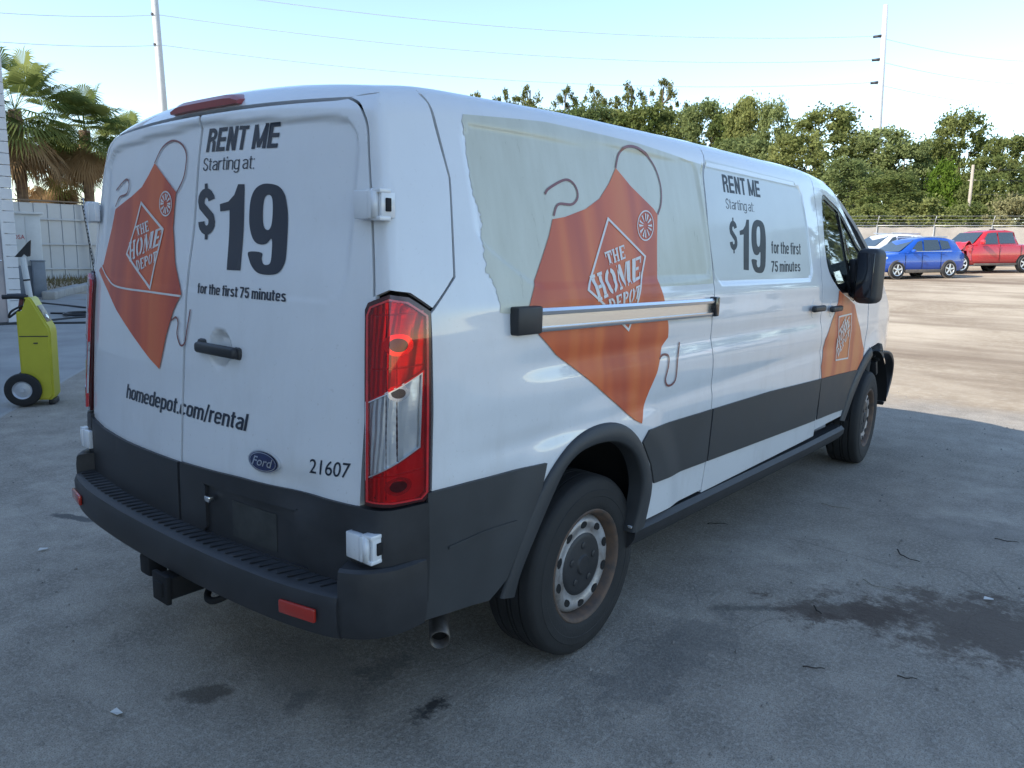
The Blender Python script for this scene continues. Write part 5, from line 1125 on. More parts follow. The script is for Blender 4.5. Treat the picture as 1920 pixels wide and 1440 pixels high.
# rounded flare: three strips rising from the skin to the lip
def flare(o1, o2, parent, name='arch_flare'):
    n = 44; f1 = lambda L, t: np.stack([np.interp(t, np.linspace(0, 1, len(L)), L[:, i]) for i in (0, 1)], 1)
    def byarc(L): 
        s = np.concatenate([[0], np.cumsum(np.linalg.norm(np.diff(L, axis=0), axis=1))]); s /= s[-1]
        t = np.linspace(0, 1, n); return np.stack([np.interp(t, s, L[:, i]) for i in (0, 1)], 1)
    a_, b_ = byarc(o1), byarc(o2); rows = []
    for t, off in ((0, .001), (.03, .008), (.12, .013), (.5, .017), (.88, .018), (.97, .012), (1, .002), (1, -.05)):
        rows.append(map_side(a_*(1-t)+b_*t, off))
    V = np.concatenate(rows); m = n; Fc = [(r*m+k, r*m+k+1, (r+1)*m+k+1, (r+1)*m+k) for r in range(len(rows)-1) for k in range(m-1)]
    bm = bmesh.new(); vv = [bm.verts.new(v) for v in V]
    for f in Fc: bm.faces.new([vv[i] for i in f])
    return bm_obj(name, bm, M['clad'], parent, True, 60)
CL.append(flare(ao, ai, rq))
fo = catmull([(3.02, .445), (3.06, .53), (3.12, .64), (3.22, .745), (3.37, .85), (3.52, .905)], 5); fi = catmull([(3.09, .43), (3.13, .50), (3.19, .60), (3.29, .705), (3.42, .79), (3.54, .84)], 5)
CL.append(flare(fo, fi, fd))
for o in CL: mirrored(o, van)
# sill step
for s_ in (1, -1):
    V = []; Fc = []; pr = [(.93, .30), (.985, .335), (1.012, .372), (1.016, .405), (.995, .425), (.93, .43)]; ys = np.linspace(.27, 3.08, 24)
    for y_ in ys:
        for x_, z_ in pr: V.append((s_*(x_-TAPER(y_)*.9), y_, z_+.018-.014*y_))
    m_ = len(pr)
    for i in range(len(ys)-1):
        for k in range(m_): Fc.append((i*m_+k, i*m_+(k+1) % m_, (i+1)*m_+(k+1) % m_, (i+1)*m_+k))
    Fc += [tuple(range(m_)), tuple((len(ys)-1)*m_+k for k in range(m_))]
    bm = bmesh.new(); vv = [bm.verts.new(v) for v in V]
    for f in Fc: bm.faces.new([vv[i] for i in f])
    bm_obj('sill_step', bm, M['clad2'], van)

# --- sliding door rail, handles
V = []; n = 40; ys = np.linspace(-.40, .872, n); Pz = lambda y: 1.314-.009*(y+.4)/1.27
def rail_bar(name, prof, mt, parent, y0, y1):
    ys = np.linspace(y0, y1, 30); V = []; Fc = []; m = len(prof)
    for y_ in ys:
        base = map_side(np.array([[y_, Pz(y_)]]))[0]
        for dx, dz in prof: V.append((base[0]+dx, y_, Pz(y_)+dz))
    for i in range(len(ys)-1):
        for k in range(m): Fc.append((i*m+k, i*m+(k+1) % m, (i+1)*m+(k+1) % m, (i+1)*m+k))
    Fc += [tuple(range(m)), tuple((len(ys)-1)*m+k for k in range(m))]
    bm = bmesh.new(); vv = [bm.verts.new(v) for v in V]
    for f in Fc: bm.faces.new([vv[i] for i in f])
    return bm_obj(name, bm, mt, parent)
rl = rail_bar('door_rail', [(-.02, -.040), (.018, -.040), (.021, -.034), (.021, -.026), (.008, -.024), (.008, .012), (.022, .016), (.024, .026), (.018, .036), (-.02, .036)], M['alu'], van, -.405, .865)
b0 = map_side(np.array([[-.46, 1.315]]))[0]
box('rail_end_cap', (b0[0]+.006, -.462, 1.314), (.05, .125, .088), M['clad2'], rl, .008)
b1 = map_side(np.array([[.85, 1.306]]))[0]; box('rail_end_stop', (b1[0]+.004, .855, 1.305), (.052, .04, .086), M['blackgloss'], rl, .006)
mirrored(rl, van)
def flank_handle(yc, zc, parent):
    c0 = map_side(np.array([[yc, zc]]))[0]
    cup = panel('handle_cup', [np.stack([yc+.045*np.cos(np.linspace(0, 6.283, 24)[:-1]), zc+.052*np.sin(np.linspace(0, 6.283, 24)[:-1])], 1)], map_side, M['white'], parent, .02, off=.0015, thick=.004)
    h = box('door_handle', (c0[0]+.028, yc, zc+.002), (.030, .185, .036), M['clad2'], parent, .012, None, 3)
    return h
flank_handle(2.21, 1.237, sd); flank_handle(2.545, 1.222, fd)
# --- door mirrors
def door_mirror(s_):
    bm = bmesh.new()
    add_box(bm, (s_*1.112, 2.90, 1.42), (.145, .16, .345), .045, Matrix.Rotation(R_(-8*s_), 3, 'Z'), 4)
    bmesh.ops.rotate(bm, cent=(s_*1.135, 2.90, 1.425), matrix=Matrix.Rotation(0, 3, 'X'), verts=bm.verts)
    mi = bm_obj('door_mirror', bm, M['clad2'], van, True, 40)
    g = box('mirror_glass', (s_*1.105, 2.822, 1.425), (.10, .012, .28), M['darkmirror'], mi, .004, Matrix.Rotation(R_(-8*s_), 3, 'Z'))
    bm = bmesh.new(); add_box(bm, (s_*1.05, 2.98, 1.345), (.22, .10, .075), .02, Matrix.Rotation(R_(-25*s_), 3, 'Z')); add_box(bm, (s_*1.05, 2.98, 1.50), (.20, .07, .05), .015, Matrix.Rotation(R_(-25*s_), 3, 'Z'))
    add_box(bm, (s_*.99, 3.03, 1.40), (.05, .13, .24), .015)
    bm_obj('mirror_arm', bm, M['clad2'], mi)
    return mi
door_mirror(1); door_mirror(-1)

# ---------------------------------------------------------------- rear doors
ds = inv_rear(door_seam)
topline = np.array([(x, 1.945-.012*(x/.7)**2) for x in np.linspace(.004, .66, 14)])
rdoor = np.concatenate([topline, ds[:, :], [(.004, .54)]])
rd = panel('rear_door', [inset(rdoor, .0035)], map_rear, M['white'], van, .0135, thick=.03)
ldoor = rdoor*np.array([-1, 1])
ld = panel('rear_door', [inset(ldoor, .0035)], map_rear, M['white'], van, .0135, thick=.03)
cl_line = np.array([(.004, .793), (.2, .80), (.35, .808), (.60, .812), (.862, .816)])
lowr = np.concatenate([cl_line, [(.858, .70), (.853, .55), (.004, .55)]])
ldline = np.array([(-.004, .790), (-.2, .787), (-.43, .785), (-.70, .790), (-.862, .806)])
lowl = np.concatenate([ldline, [(-.858, .70), (-.853, .55), (-.004, .55)]])
# the number plate has gone: the recess is part of the lower moulding
plate = catmull([(.17, .735), (.18, .745), (.60, .752), (.615, .745), (.66, .60), (.65, .585), (.18, .58), (.17, .60)], 3, True)
rc = panel('lower_door_moulding', [inset(lowr, .004), plate], map_rear, M['clad2'], rd, .03, off=.012, thick=.02)
panel('plate_recess', [inset(plate, -.004)], map_rear, M['clad2'], rd, .03, off=.001, thick=0)
panel('faded_plate_mark', [np.array([(.31, .60), (.53, .60), (.53, .72), (.31, .72)])], map_rear, mat('plate_mark', (.05, .052, .05), .5, noise_amt=.4, noise_scale=15), rd, .04, off=.003, thick=.004)  # faded mark left by the number plate
panel('lower_door_moulding', [inset(lowl, .004)], map_rear, M['clad2'], ld, .03, off=.012, thick=.02)
box('plate_lamp', (.205, -1.098, .705), (.03, .02, .02), M['chrome'], rd, .004)
# handle
c0 = map_rear(np.array([[.215, 1.19]]))[0]
hb = box('door_handle', (.215, c0[1]-.036, 1.192), (.235, .030, .036), M['clad2'], rd, .012, Matrix.Rotation(R_(0), 3, 'Y'), 3)
box('handle_foot', (.115, c0[1]-.018, 1.197), (.05, .035, .046), M['clad2'], rd, .012)
box('handle_foot', (.315, c0[1]-.010, 1.189), (.045, .045, .04), M['clad2'], rd, .012)
lathe('door_lock', [(.001, -.004), (.009, -.004), (.010, 0), (.010, .006)], 14, M['alu'], rd, 'y', loc=(.112, c0[1]-.038, 1.198))
# hinges: leaf on the door, knuckle, leaf on the pillar
def hinge(s_, z0, z1, xin, yk, parent):
    zc = (z0+z1)/2; h = z1-z0; bm = bmesh.new()
    add_box(bm, (s_*(xin+.026), yk-.030, zc), (.058, .022, h*.9), .004)
    add_box(bm, (s_*(xin+.062), yk-.030, zc), (.020, .026, h*.9), .006)
    add_box(bm, (s_*(xin+.078), yk-.014, z1-.006), (.040, .040, .012), .003)
    add_box(bm, (s_*(xin+.078), yk-.014, z0+.006), (.040, .040, .012), .003)
    add_box(bm, (s_*(xin+.090), yk-.002, zc), (.012, .050, h*.8), .003)
    hg = bm_obj('hinge', bm, M['white'], parent)
    V, Fc = tube_geo([(s_*(xin+.073), yk-.030, z0+.008), (s_*(xin+.073), yk-.030, z1-.008)], .012, 10)
    mesh_obj('hinge_pin', V, Fc, M['white'], parent)
    box('hinge_bolt', (s_*(xin+.098), yk-.004, zc), (.006, .018, h*.42), M['black'], parent, .002)
    return hg
hinge(1, 1.598, 1.682, .806, -.935, rd); hinge(-1, 1.598, 1.682, .806, -.935, ld)
hinge(1, .664, .748, .842, -1.004, rd); hinge(-1, .664, .748, .842, -1.004, ld)

# ---------------------------------------------------------------- printed graphics
def put(name, loops, mp, mt, parent, off=.0018, step=.03, clip=None):
    return panel(name, loops, mp, mt, parent, step, off=off, thick=0, clip=clip)
def logo_glyphs():
    """stencil slab letters, unit box each."""
    def rc(x0, y0, x1, y1): return np.array([(x0, y0), (x1, y0), (x1, y1), (x0, y1)])
    def arc(cx, cy, rx, ry, a0, a1, ri, n=10):
        t = np.radians(np.linspace(a0, a1, n)); o = np.stack([cx+rx*np.cos(t), cy+ry*np.sin(t)], 1); i = np.stack([cx+(rx-ri)*np.cos(t[::-1]), cy+(ry-.16)*np.sin(t[::-1])], 1)
        return np.concatenate([o, i])
    G = {}
    stem = lambda x, w=.26: [rc(x+.05, .13, x+w-.0, .87), rc(x-.03, 0, x+w+.08, .12), rc(x-.03, .88, x+w+.08, 1)]
    G['H'] = stem(.03, .30)+stem(.62, .30)+[rc(.36, .44, .64, .56)]
    G['T'] = [rc(.33, 0, .67, .82), rc(.22, 0, .78, .10), rc(0, .85, 1, 1), rc(0, .62, .12, .85), rc(.88, .62, 1, .85)]
    G['E'] = [rc(.08, 0, .42, 1), rc(.45, 0, .95, .13), rc(.45, .87, .95, 1), rc(.45, .44, .75, .57), rc(.85, .13, .95, .3), rc(.85, .7, .95, .87)]
    G['O'] = [arc(.47, .5, .47, .5, 100, 260, .26), arc(.53, .5, .47, .5, -80, 80, .26)]
    G['D'] = [rc(.04, 0, .36, 1), arc(.42, .5, .54, .5, -88, 88, .26)]
    G['P'] = [rc(.08, 0, .42, 1), rc(0, 0, .55, .1), arc(.46, .72, .5, .28, -88, 88, .22)]
    G['M'] = [rc(.0, 0, .22, .1), rc(.06, .1, .14, 1), np.array([(.0, 1), (.28, 1), (.55, .25), (.46, 0)]), np.array([(.58, .3), (.72, 1), (.66, 1), (.53, .42)]), rc(.72, .0, .98, 1), rc(.66, 0, 1.04, .1)]
    return G
LG = logo_glyphs()
def word(s):
    wd = {'M': 1.3}; tot = sum(wd.get(c, 1)+.12 for c in s)-.12; x = 0; out = []
    for c in s:
        w_ = wd.get(c, 1)
        for L in LG[c]: out.append(np.stack([(x+L[:, 0]*w_)/tot, L[:, 1]], 1))
        x += w_+.12
    return out
def ring(L, w): return [L, inset(L, w)]
def apron(pre, mp, mt, parent, clip=None, st_mat=None):
    ap_ = put('apron_print', [A(pre+'_apron')], mp, mt, parent, off=.0036, clip=clip, step=.012)
    for L in DECAL[pre+'_strap']: put('apron_string', [stroke(np.array(L), .0085 if pre == 'side' else .0065)], mp, M['straps'], parent, off=.0040)
    put('logo_frame', ring(A(pre+'_diamond'), .010), mp, M['whiteink'], parent, off=.0056)
    for k, wd in (('the', 'THE'), ('home', 'HOME'), ('depot', 'DEPOT')):
        V = []; N = []; T = []
        put('logo_lettering', [np.concatenate(q) if False else q for q in quad([densify(g, .08) for g in word(wd)], A(pre+'_'+k))], mp, M['whiteink'], parent, off=.0056, step=.03)
    B = A(pre+'_badge'); c_ = B.mean(0); L = ring(B, .005)
    for k in range(12):
        t = .26*k*2; e = B[int(k*len(B)/12)]; L.append(stroke(np.array([c_+(e-c_)*.28, c_+(e-c_)*.78]), [.003, .010]))
    put('round_badge', L, mp, M['whiteink'], parent, off=.0056, step=.02)
    return ap_
# faded film left on the quarter panel, ragged rear edge
fe_ = A('film_edge'); rag = []
for i in range(len(fe_)-1):
    for t in np.linspace(0, 1, 6)[:-1]:
        p = fe_[i]*(1-t)+fe_[i+1]*t; rag.append(p+np.array([random.uniform(-.007, .007), random.uniform(-.003, .003)]))
film = np.concatenate([rag, [(-.30, 1.33), (-.2, 1.395), (.1, 1.40), (.60, 1.402), (.88, 1.405), (.893, 1.6), (.937, 1.86), (.955, 1.90), (.4, 1.925), (-.2, 1.93)]])
put('faded_film', [film], map_side, M['film'], rq, off=.0014, step=.014)
put('window_film', [np.array([(.905, 1.6), (.897, 1.42), (2.11, 1.416), (2.18, 1.44), (2.20, 1.50), (2.205, 1.80), (2.17, 1.89), (2.10, 1.918), (.985, 1.922), (.95, 1.86)])], map_side, M['film2'], sd, off=.0014, step=.015)
apron('side', map_side, M['apron_side'], rq)
LT, LW = .165, .46
put_text('price_letter', 'RENT ME', A('s_rent'), map_side, M['ink2'], sd, .17, .50)
put_text('price_letter', 'Starting at:', A('s_start'), map_side, M['ink2'], sd, .085, .42, .06)
put_text('price_letter', '$', [A('s_dollar')[3], A('s_dollar')[2], A('s_dollar')[0]], map_side, M['ink2'], sd, .20, .52)
g19 = [np.array(L)*np.array([1, -1])+np.array([0, 1]) for L in DECAL['glyph19']]
put('price_letter', quad(g19[:1], A('s_19')), map_side, M['ink2'], sd); put('price_letter', quad(g19[1:], A('s_19')), map_side, M['ink2'], sd)
put_text('price_letter', 'for the first', A('s_for'), map_side, M['ink2'], sd, LT, LW)
put_text('price_letter', '75 minutes', A('s_75'), map_side, M['ink2'], sd, LT, LW)
put('apron_print', [A('door_apron')], map_side, M['apron_door'], fd, off=.0022, clip=[ins(fdoor)])
put('logo_frame', ring(A('door_box'), .010), map_side, M['whiteink'], fd, off=.0056)
dbx = A('door_box'); mid = lambda u, v: (dbx[0]*(1-u)+dbx[1]*u)*(1-v)+(dbx[3]*(1-u)+dbx[2]*u)*v
for wd, (u0, v0, u1, v1, hh) in (('THE', (.16, .46, .66, .16, .14)), ('HOME', (.06, .72, .90, .24, .2)), ('DEPOT', (.16, .92, .92, .48, .16))):
    a_, b_ = mid(u0, v0), mid(u1, v1); up_ = mid(u0-.10, v0-hh)-a_
    put('logo_lettering', affine([densify(g, .1) for g in word(wd)], [a_, b_, a_+up_]), map_side, M['whiteink'], fd, off=.0056)
# rear doors
RC, LC = [inset(rdoor, .0035)], [inset(ldoor, .0035)]
apron('rear', map_rear, M['apron_rear'], ld, clip=LC)
put('painted_edge_shine', [stroke(A('rear_edge_shine'), .007)], map_rear, M['whiteink'], ld, off=.0056, clip=LC)  # white stripe laid on as the shine of the recess's lower edge
put_text('price_letter', 'RENT ME', A('r_rent'), map_rear, M['ink'], rd, .17, .50)
put_text('price_letter', 'Starting at:', A('r_start'), map_rear, M['ink'], rd, .085, .42, .06)
put_text('price_letter', '$', [A('r_dollar')[3], A('r_dollar')[2], A('r_dollar')[0]], map_rear, M['ink'], rd, .20, .52)
put('price_letter', [A('r_one')], map_rear, M['ink'], rd); put('price_letter', [A('r_nine'), A('r_nine0')], map_rear, M['ink'], rd)
put_text('price_letter', 'for the first 75 minutes', A('r_for'), map_rear, M['ink'], rd, LT, LW)
for c_, o in ((RC, rd), (LC, ld)): put_text('address_letter', 'homedepot.com/rental', A('r_url'), map_rear, M['ink'], o, .145, .46, .05, clip=c_)
put('fleet_number', affine(text_loops('21607', .004), A('r_num')), map_rear, M['ink'], rd)
# oval maker's badge
ec = A('emblem'); ax_, ay_ = .071, .034; tt = np.linspace(0, 2*np.pi, 40, endpoint=False)
ov = lambda k: np.stack([ec[0, 0]+ax_*k*np.cos(tt), ec[0, 1]+ay_*k*np.sin(tt)], 1)
em = panel('oval_emblem', [ov(1)], map_rear, M['chrome'], rd, .03, off=.010, thick=.012)
put('emblem_field', [ov(.90)], map_rear, M['emblue'], rd, off=.0115)
put('emblem_ring', ring(ov(.84), .0022), map_rear, M['chrome'], rd, off=.0125)
ft = [np.stack([L[:, 0]+.14*L[:, 1], L[:, 1]], 1) for L in text_loops('Ford', .01)]
put('emblem_lettering', affine(ft, [ec[0]+(-.048, -.014), ec[0]+(.036, -.014), ec[0]+(-.048, .016)]), map_rear, M['chrome'], rd, off=.0128)

# ---------------------------------------------------------------- tail lamps
def lens_bump(m, sc):
    nt = m.node_tree; L = nt.links; b = nt.nodes['Principled BSDF']
    tc = nt.nodes.new('ShaderNodeTexCoord'); v = nt.nodes.new('ShaderNodeTexBrick'); v.inputs['Scale'].default_value = sc; v.offset = 0; v.inputs['Mortar Size'].default_value = .03
    v.inputs['Brick Width'].default_value = .6; v.inputs['Row Height'].default_value = .3
    sx = nt.nodes.new('ShaderNodeSeparateXYZ'); cb = nt.nodes.new('ShaderNodeCombineXYZ')
    L.new(tc.outputs['Object'], sx.inputs[0]); ad = nt.nodes.new('ShaderNodeMath'); L.new(sx.outputs['X'], ad.inputs[0]); L.new(sx.outputs['Y'], ad.inputs[1])
    L.new(ad.outputs[0], cb.inputs['X']); L.new(sx.outputs['Z'], cb.inputs['Y']); L.new(cb.outputs[0], v.inputs['Vector'])
    return v, nt, L, b
v, nt, L, b = lens_bump(M['lampred'], 9)
v.inputs['Color1'].default_value = (.62, .008, .012, 1); v.inputs['Color2'].default_value = (.30, .003, .006, 1); v.inputs['Mortar'].default_value = (.42, .01, .015, 1)
n_ = nt.nodes.new('ShaderNodeTexNoise'); n_.inputs['Scale'].default_value = 9; mx = nt.nodes.new('ShaderNodeMix'); mx.data_type = 'RGBA'
L.new(n_.outputs['Fac'], mx.inputs['Factor']); L.new(v.outputs['Color'], mx.inputs['A']); mx.inputs['B'].default_value = (.70, .012, .014, 1)
L.new(mx.outputs['Result'], b.inputs['Base Color'])
v, nt, L, b = lens_bump(M['reflector'], 24)
bp = nt.nodes.new('ShaderNodeBump'); bp.inputs['Strength'].default_value = .35; bp.inputs['Distance'].default_value = .01; L.new(v.outputs['Fac'], bp.inputs['Height'])
w_ = nt.nodes.new('ShaderNodeTexWave'); w_.inputs['Scale'].default_value = 2.5; w_.inputs['Distortion'].default_value = 4; bp2 = nt.nodes.new('ShaderNodeBump'); bp2.inputs['Strength'].default_value = .3; bp2.inputs['Distance'].default_value = .02
L.new(w_.outputs['Fac'], bp2.inputs['Height']); L.new(bp.outputs['Normal'], bp2.inputs['Normal']); L.new(bp2.outputs['Normal'], b.inputs['Normal'])
lo_, li_, lc_ = A('lamp_out'), A('lamp_in'), A('lamp_clear')
lamp = panel('tail_lamp', [inset(lo_, .002)], map_corner, M['lampdark'], van, .02, off=.010, thick=.04)
LP = [lamp]
LP.append(panel('red_lens', [li_, lc_], map_corner, M['redglass'], lamp, .02, off=.022, thick=0))
LP.append(panel('lamp_rim', [li_, inset(li_, .005)], map_corner, M['lampred'], lamp, .02, off=.0225, thick=.012))
LP.append(panel('lamp_reflector', [inset(li_, .001)], map_corner, M['reflector'], lamp, .02, off=.0118, thick=0))
for (z_, r_) in ((1.27, .030), (1.14, .022), (.88, .026)):
    for w_, mt_ in ((1.0, M['chrome']), (.62, M['lampdark'])):
        c_ = np.array((.232, z_)); t_ = np.linspace(0, 2*np.pi, 22, endpoint=False)
        LP.append(panel('bulb_bowl', [np.stack([c_[0]+r_*w_*np.cos(t_), c_[1]+r_*w_*np.sin(t_)], 1)], map_corner, mt_, lamp, .02, off=.014+.003*(w_ < 1), thick=.003))
for z_ in (1.345, 1.20, 1.075, .955, .93, .905): 
    if z_ > 1.19 or z_ < .91: LP.append(panel('lens_rib', [np.array([(.180, z_), (.285, z_+.012), (.285, z_+.016), (.180, z_+.004)])], map_corner, M['lampred'], lamp, .02, off=.016, thick=.004))
LP.append(panel('clear_lens', [inset(lc_, .001)], map_corner, M['clearlens'], lamp, .02, off=.020, thick=0))
LP.append(panel('lens_trim', ring(inset(lc_, -.003), .006), map_corner, M['chrome'], lamp, .02, off=.0212, thick=.008))
lamp2 = mirrored(LP[0], van)
for o in LP[1:]: mirrored(o, lamp2)
# high brake lamp on the roof edge
V = []; Fc = []
for i, x_ in enumerate(np.linspace(-.19, .225, 12)):
    t = abs((x_-.0175)/.2075); k = 1-.55*max(0, (t-.72)/.28)**1.5
    zr = map_rear(np.array([[x_, 1.953]]))[0]
    for dy, dz in ((0.02, .0), (-.012, .002), (-.014, .022*k), (.0, .036*k), (.035, .044*k), (.075, .040*k), (.075, .0)): V.append((x_, zr[1]+dy, 1.958+dz))
m_ = 7
for i in range(11):
    for k in range(m_): Fc.append((i*m_+k, i*m_+(k+1) % m_, (i+1)*m_+(k+1) % m_, (i+1)*m_+k))
Fc += [tuple(range(m_)), tuple(11*m_+k for k in range(m_))]
bm = bmesh.new(); vv = [bm.verts.new(v) for v in V]
for f in Fc: bm.faces.new([vv[i] for i in f])
bm_obj('high_brake_lamp', bm, M['dullred'], van, True, 30)

# ---------------------------------------------------------------- rear bumper
plan = catmull([(0, -1.185), (.3, -1.18), (.6, -1.158), (.80, -1.122), (.91, -1.075), (.965, -1.01), (.985, -.94), (.988, -.862)], 8)
plan = np.concatenate([(plan*np.array([-1, 1]))[:0:-1], plan])
tn = np.gradient(plan, axis=0); tn /= np.linalg.norm(tn, axis=1, keepdims=True); nrm = np.stack([tn[:, 1], -tn[:, 0]], 1)
def sweep(name, pr, sel, mt, parent, ang=35):
    idx = [i for i in range(len(plan)) if sel(plan[i])]
    V = []; Fc = []; m = len(pr)
    for i in idx:
        for d_, z_ in pr: V.append((plan[i, 0]+nrm[i, 0]*d_, plan[i, 1]+nrm[i, 1]*d_, z_))
    for i in range(len(idx)-1):
        for k in range(m): Fc.append((i*m+k, i*m+(k+1) % m, (i+1)*m+(k+1) % m, (i+1)*m+k))
    Fc += [tuple(range(m)), tuple((len(idx)-1)*m+k for k in range(m))]
    bm = bmesh.new(); vv = [bm.verts.new(v) for v in V]
    for f in Fc: bm.faces.new([vv[i] for i in f])
    return bm_obj(name, bm, mt, parent, True, ang)
bp_ = sweep('rear_bumper', [(-.10, .43), (-.03, .432), (-.008, .445), (0, .48), (.002, .545), (-.006, .566), (-.022, .575), (-.20, .583), (-.20, .43)], lambda p: abs(p[0]) < .868, M['clad2'], van)
for s_ in (1, -1):
    sweep('bumper_end', [(-.10, .43), (-.04, .432), (-.020, .442), (-.010, .48), (-.008, .61), (-.012, .640), (-.022, .648), (-.10, .652), (-.10, .43)], lambda p: s_*p[0] > .86, M['clad2'], bp_)
    cpan = panel('corner_moulding', [inset(np.array([(.140, .815), (.30, .815), (.305, .64), (.305, .50), (.135, .50), (.135, .66)]), .002)], map_corner, M['clad2'], bp_, .02, off=.014, thick=.04, mirror=s_ < 0)
    box('bumper_marker', (s_*.742, -1.143, .508), (.135, .012, .040), M['orangelens'], bp_, .004, Matrix.Rotation(R_(11*s_), 3, 'Z'))
# ribbed tread on the step
for k in range(40):
    x_ = -.80+k*.041; yb = np.interp(x_, plan[:, 0], plan[:, 1])
    box('tread_rib', (x_, yb+.090, .5795), (.014, .125, .003), M['clad2'], bp_, .002, Matrix.Rotation(R_(-18), 3, 'Z'), 1)
# tow hitch, exhaust
bm = bmesh.new(); add_box(bm, (0, -1.00, .385), (1.0, .07, .07), .008)
ht = bm_obj('hitch_beam', bm, M['black'], van)
bm = bmesh.new(); V, Fc = [], []
for (h0, w0) in ((.032, .038),):
    add_box(bm, (.05, -1.10, .35), (.076, .20, .012), .002); add_box(bm, (.05, -1.10, .414), (.076, .20, .012), .002); add_box(bm, (.018, -1.10, .382), (.012, .20, .06), .002); add_box(bm, (.082, -1.10, .382), (.012, .20, .06), .002)
    add_box(bm, (.05, -1.195, .382), (.10, .018, .10), .004); add_box(bm, (.05, -1.202, .382), (.052, .02, .052), .002)
bm_obj('hitch_receiver', bm, M['black'], van)
box('trailer_socket', (-.13, -1.135, .40), (.075, .07, .075), M['black'], van, .012)
tube('safety_chain_loop', catmull([(.12, -1.03, .40), (.17, -1.10, .36), (.24, -1.11, .365), (.28, -1.03, .40)], 6), .012, M['black'], van, 8)
bm = bmesh.new()
V, Fc = tube_geo([(.50, .10, .30), (.56, -.28, .27), (.62, -.42, .245), (.70, -.53, .225), (.775, -.60, .212)], .036, 16, cap=False)
tp = mesh_obj('exhaust_pipe', V, Fc, M['exhaust'], van); tp.modifiers.new('s', 'SOLIDIFY').thickness = .004
V, Fc = tube_geo([(.70, -.53, .225), (.74, -.57, .218)], .031, 16); mesh_obj('exhaust_bore', V, Fc, M['black'], tp)
tube('silencer', [(.42, 1.4, .30), (.42, 1.35, .30), (.42, .5, .30), (.42, .45, .30)], [.03, .12, .12, .03], M['exhaust'], van, 16)

# ---------------------------------------------------------------- wheels
RT = .352
def make_wheel():
    w = empty('wheel', parent=van)
    tp = [(.215, -.10), (.218, -.112), (.245, -.118), (.290, -.117), (.325, -.110), (.343, -.098), (.350, -.088)]
    # grooved tread
    g = []
    for x0, x1 in ((-.088, -.056), (-.047, -.008), (.002, .010), (.018, .050), (.058, .088)): g += [(.340, x0-.001), (RT-.0015*abs(x0/.05), x0), (RT-.0015*abs(x1/.05), x1), (.340, x1+.001)]
    g = [(RT-.004, -.088)]+g[2:-2]+[(RT-.004, .088)]
    side = [(.343, .098), (.334, .106), (.332, .1075), (.322, .111), (.300, .1165), (.298, .1185), (.272, .1190), (.270, .1175), (.245, .118), (.226, .113), (.218, .108), (.212, .095), (.205, .06)]
    lathe('tyre', tp+g+side, 72, M['rubber'], w, 'x', ang=28)
    rim = lathe('wheel_rim', [(.150, -.09), (.205, -.09), (.205, .02), (.206, .088), (.213, .096), (.221, .103), (.223, .109), (.218, .113), (.210, .111), (.203, .102), (.197, .080), (.192, .060)], 60, M['rust'], w, 'x', ang=40)
    # pressed disc with ten oval vents
    dp = [(.192, .060), (.186, .068), (.178, .078), (.168, .084), (.157, .084), (.146, .080), (.136, .076), (.126, .077), (.116, .080), (.10, .080), (.06, .080)]
    n = 60
    hole = lambda k, i: (k % 6 in (0, 1)) and i in (3, 4)
    disc = lathe('wheel_disc', dp, n, M['steel'], w, 'x', ang=50)
    for k in range(10):
        a_ = 2*math.pi*(k+.5)/10; t_ = np.linspace(0, 2*np.pi, 16, endpoint=False); er, et = (math.cos(a_), math.sin(a_)), (-math.sin(a_), math.cos(a_))
        V = [(.0875-.0008*0, .158*er[0]+.0135*math.cos(q)*er[0]+.021*math.sin(q)*et[0], .158*er[1]+.0135*math.cos(q)*er[1]+.021*math.sin(q)*et[1]) for q in t_]
        V2 = [(.070, y, z) for x, y, z in V]; mesh_obj('vent_hole', V+V2, [tuple(range(16))]+[(i, (i+1) % 16, 16+(i+1) % 16, 16+i) for i in range(16)], M['black'], w, smooth=False)
    md = disc.modifiers.new('s', 'SOLIDIFY'); md.thickness = .006; md.offset = 0
    lathe('brake_drum', [(.0, .03), (.17, .03), (.175, .02), (.175, -.06)], 32, M['black'], w, 'x')
    cap = lathe('wheel_centre', [(.0, .096), (.034, .096), (.040, .090), (.050, .088), (.104, .088), (.118, .085), (.125, .079)], 40, M['clad2'], w, 'x', ang=30)
    for k in range(5):
        a_ = 2*math.pi*k/5+.3; lathe('wheel_bolt', [(.0, .006), (.010, .006), (.014, .004), (.015, 0)], 10, M['clad2'], w, 'x', loc=(.0870, .076*math.cos(a_), .076*math.sin(a_)))
    return w
def copy_tree(o, parent):
    c = o.copy(); col.objects.link(c); c.parent = parent
    for ch in o.children: copy_tree(ch, c)
    return c
w0 = make_wheel(); w0.location = (.858, 0, RT-.004)
for (x_, y_, rz, st_) in ((-.858, 0, 180, 0), (.862, 3.75, 0, 4), (-.862, 3.75, 180, 0)):
    c = copy_tree(w0, van); c.location = (x_, y_, RT-.004); c.rotation_euler = (R_(40), 0, R_(rz+st_))

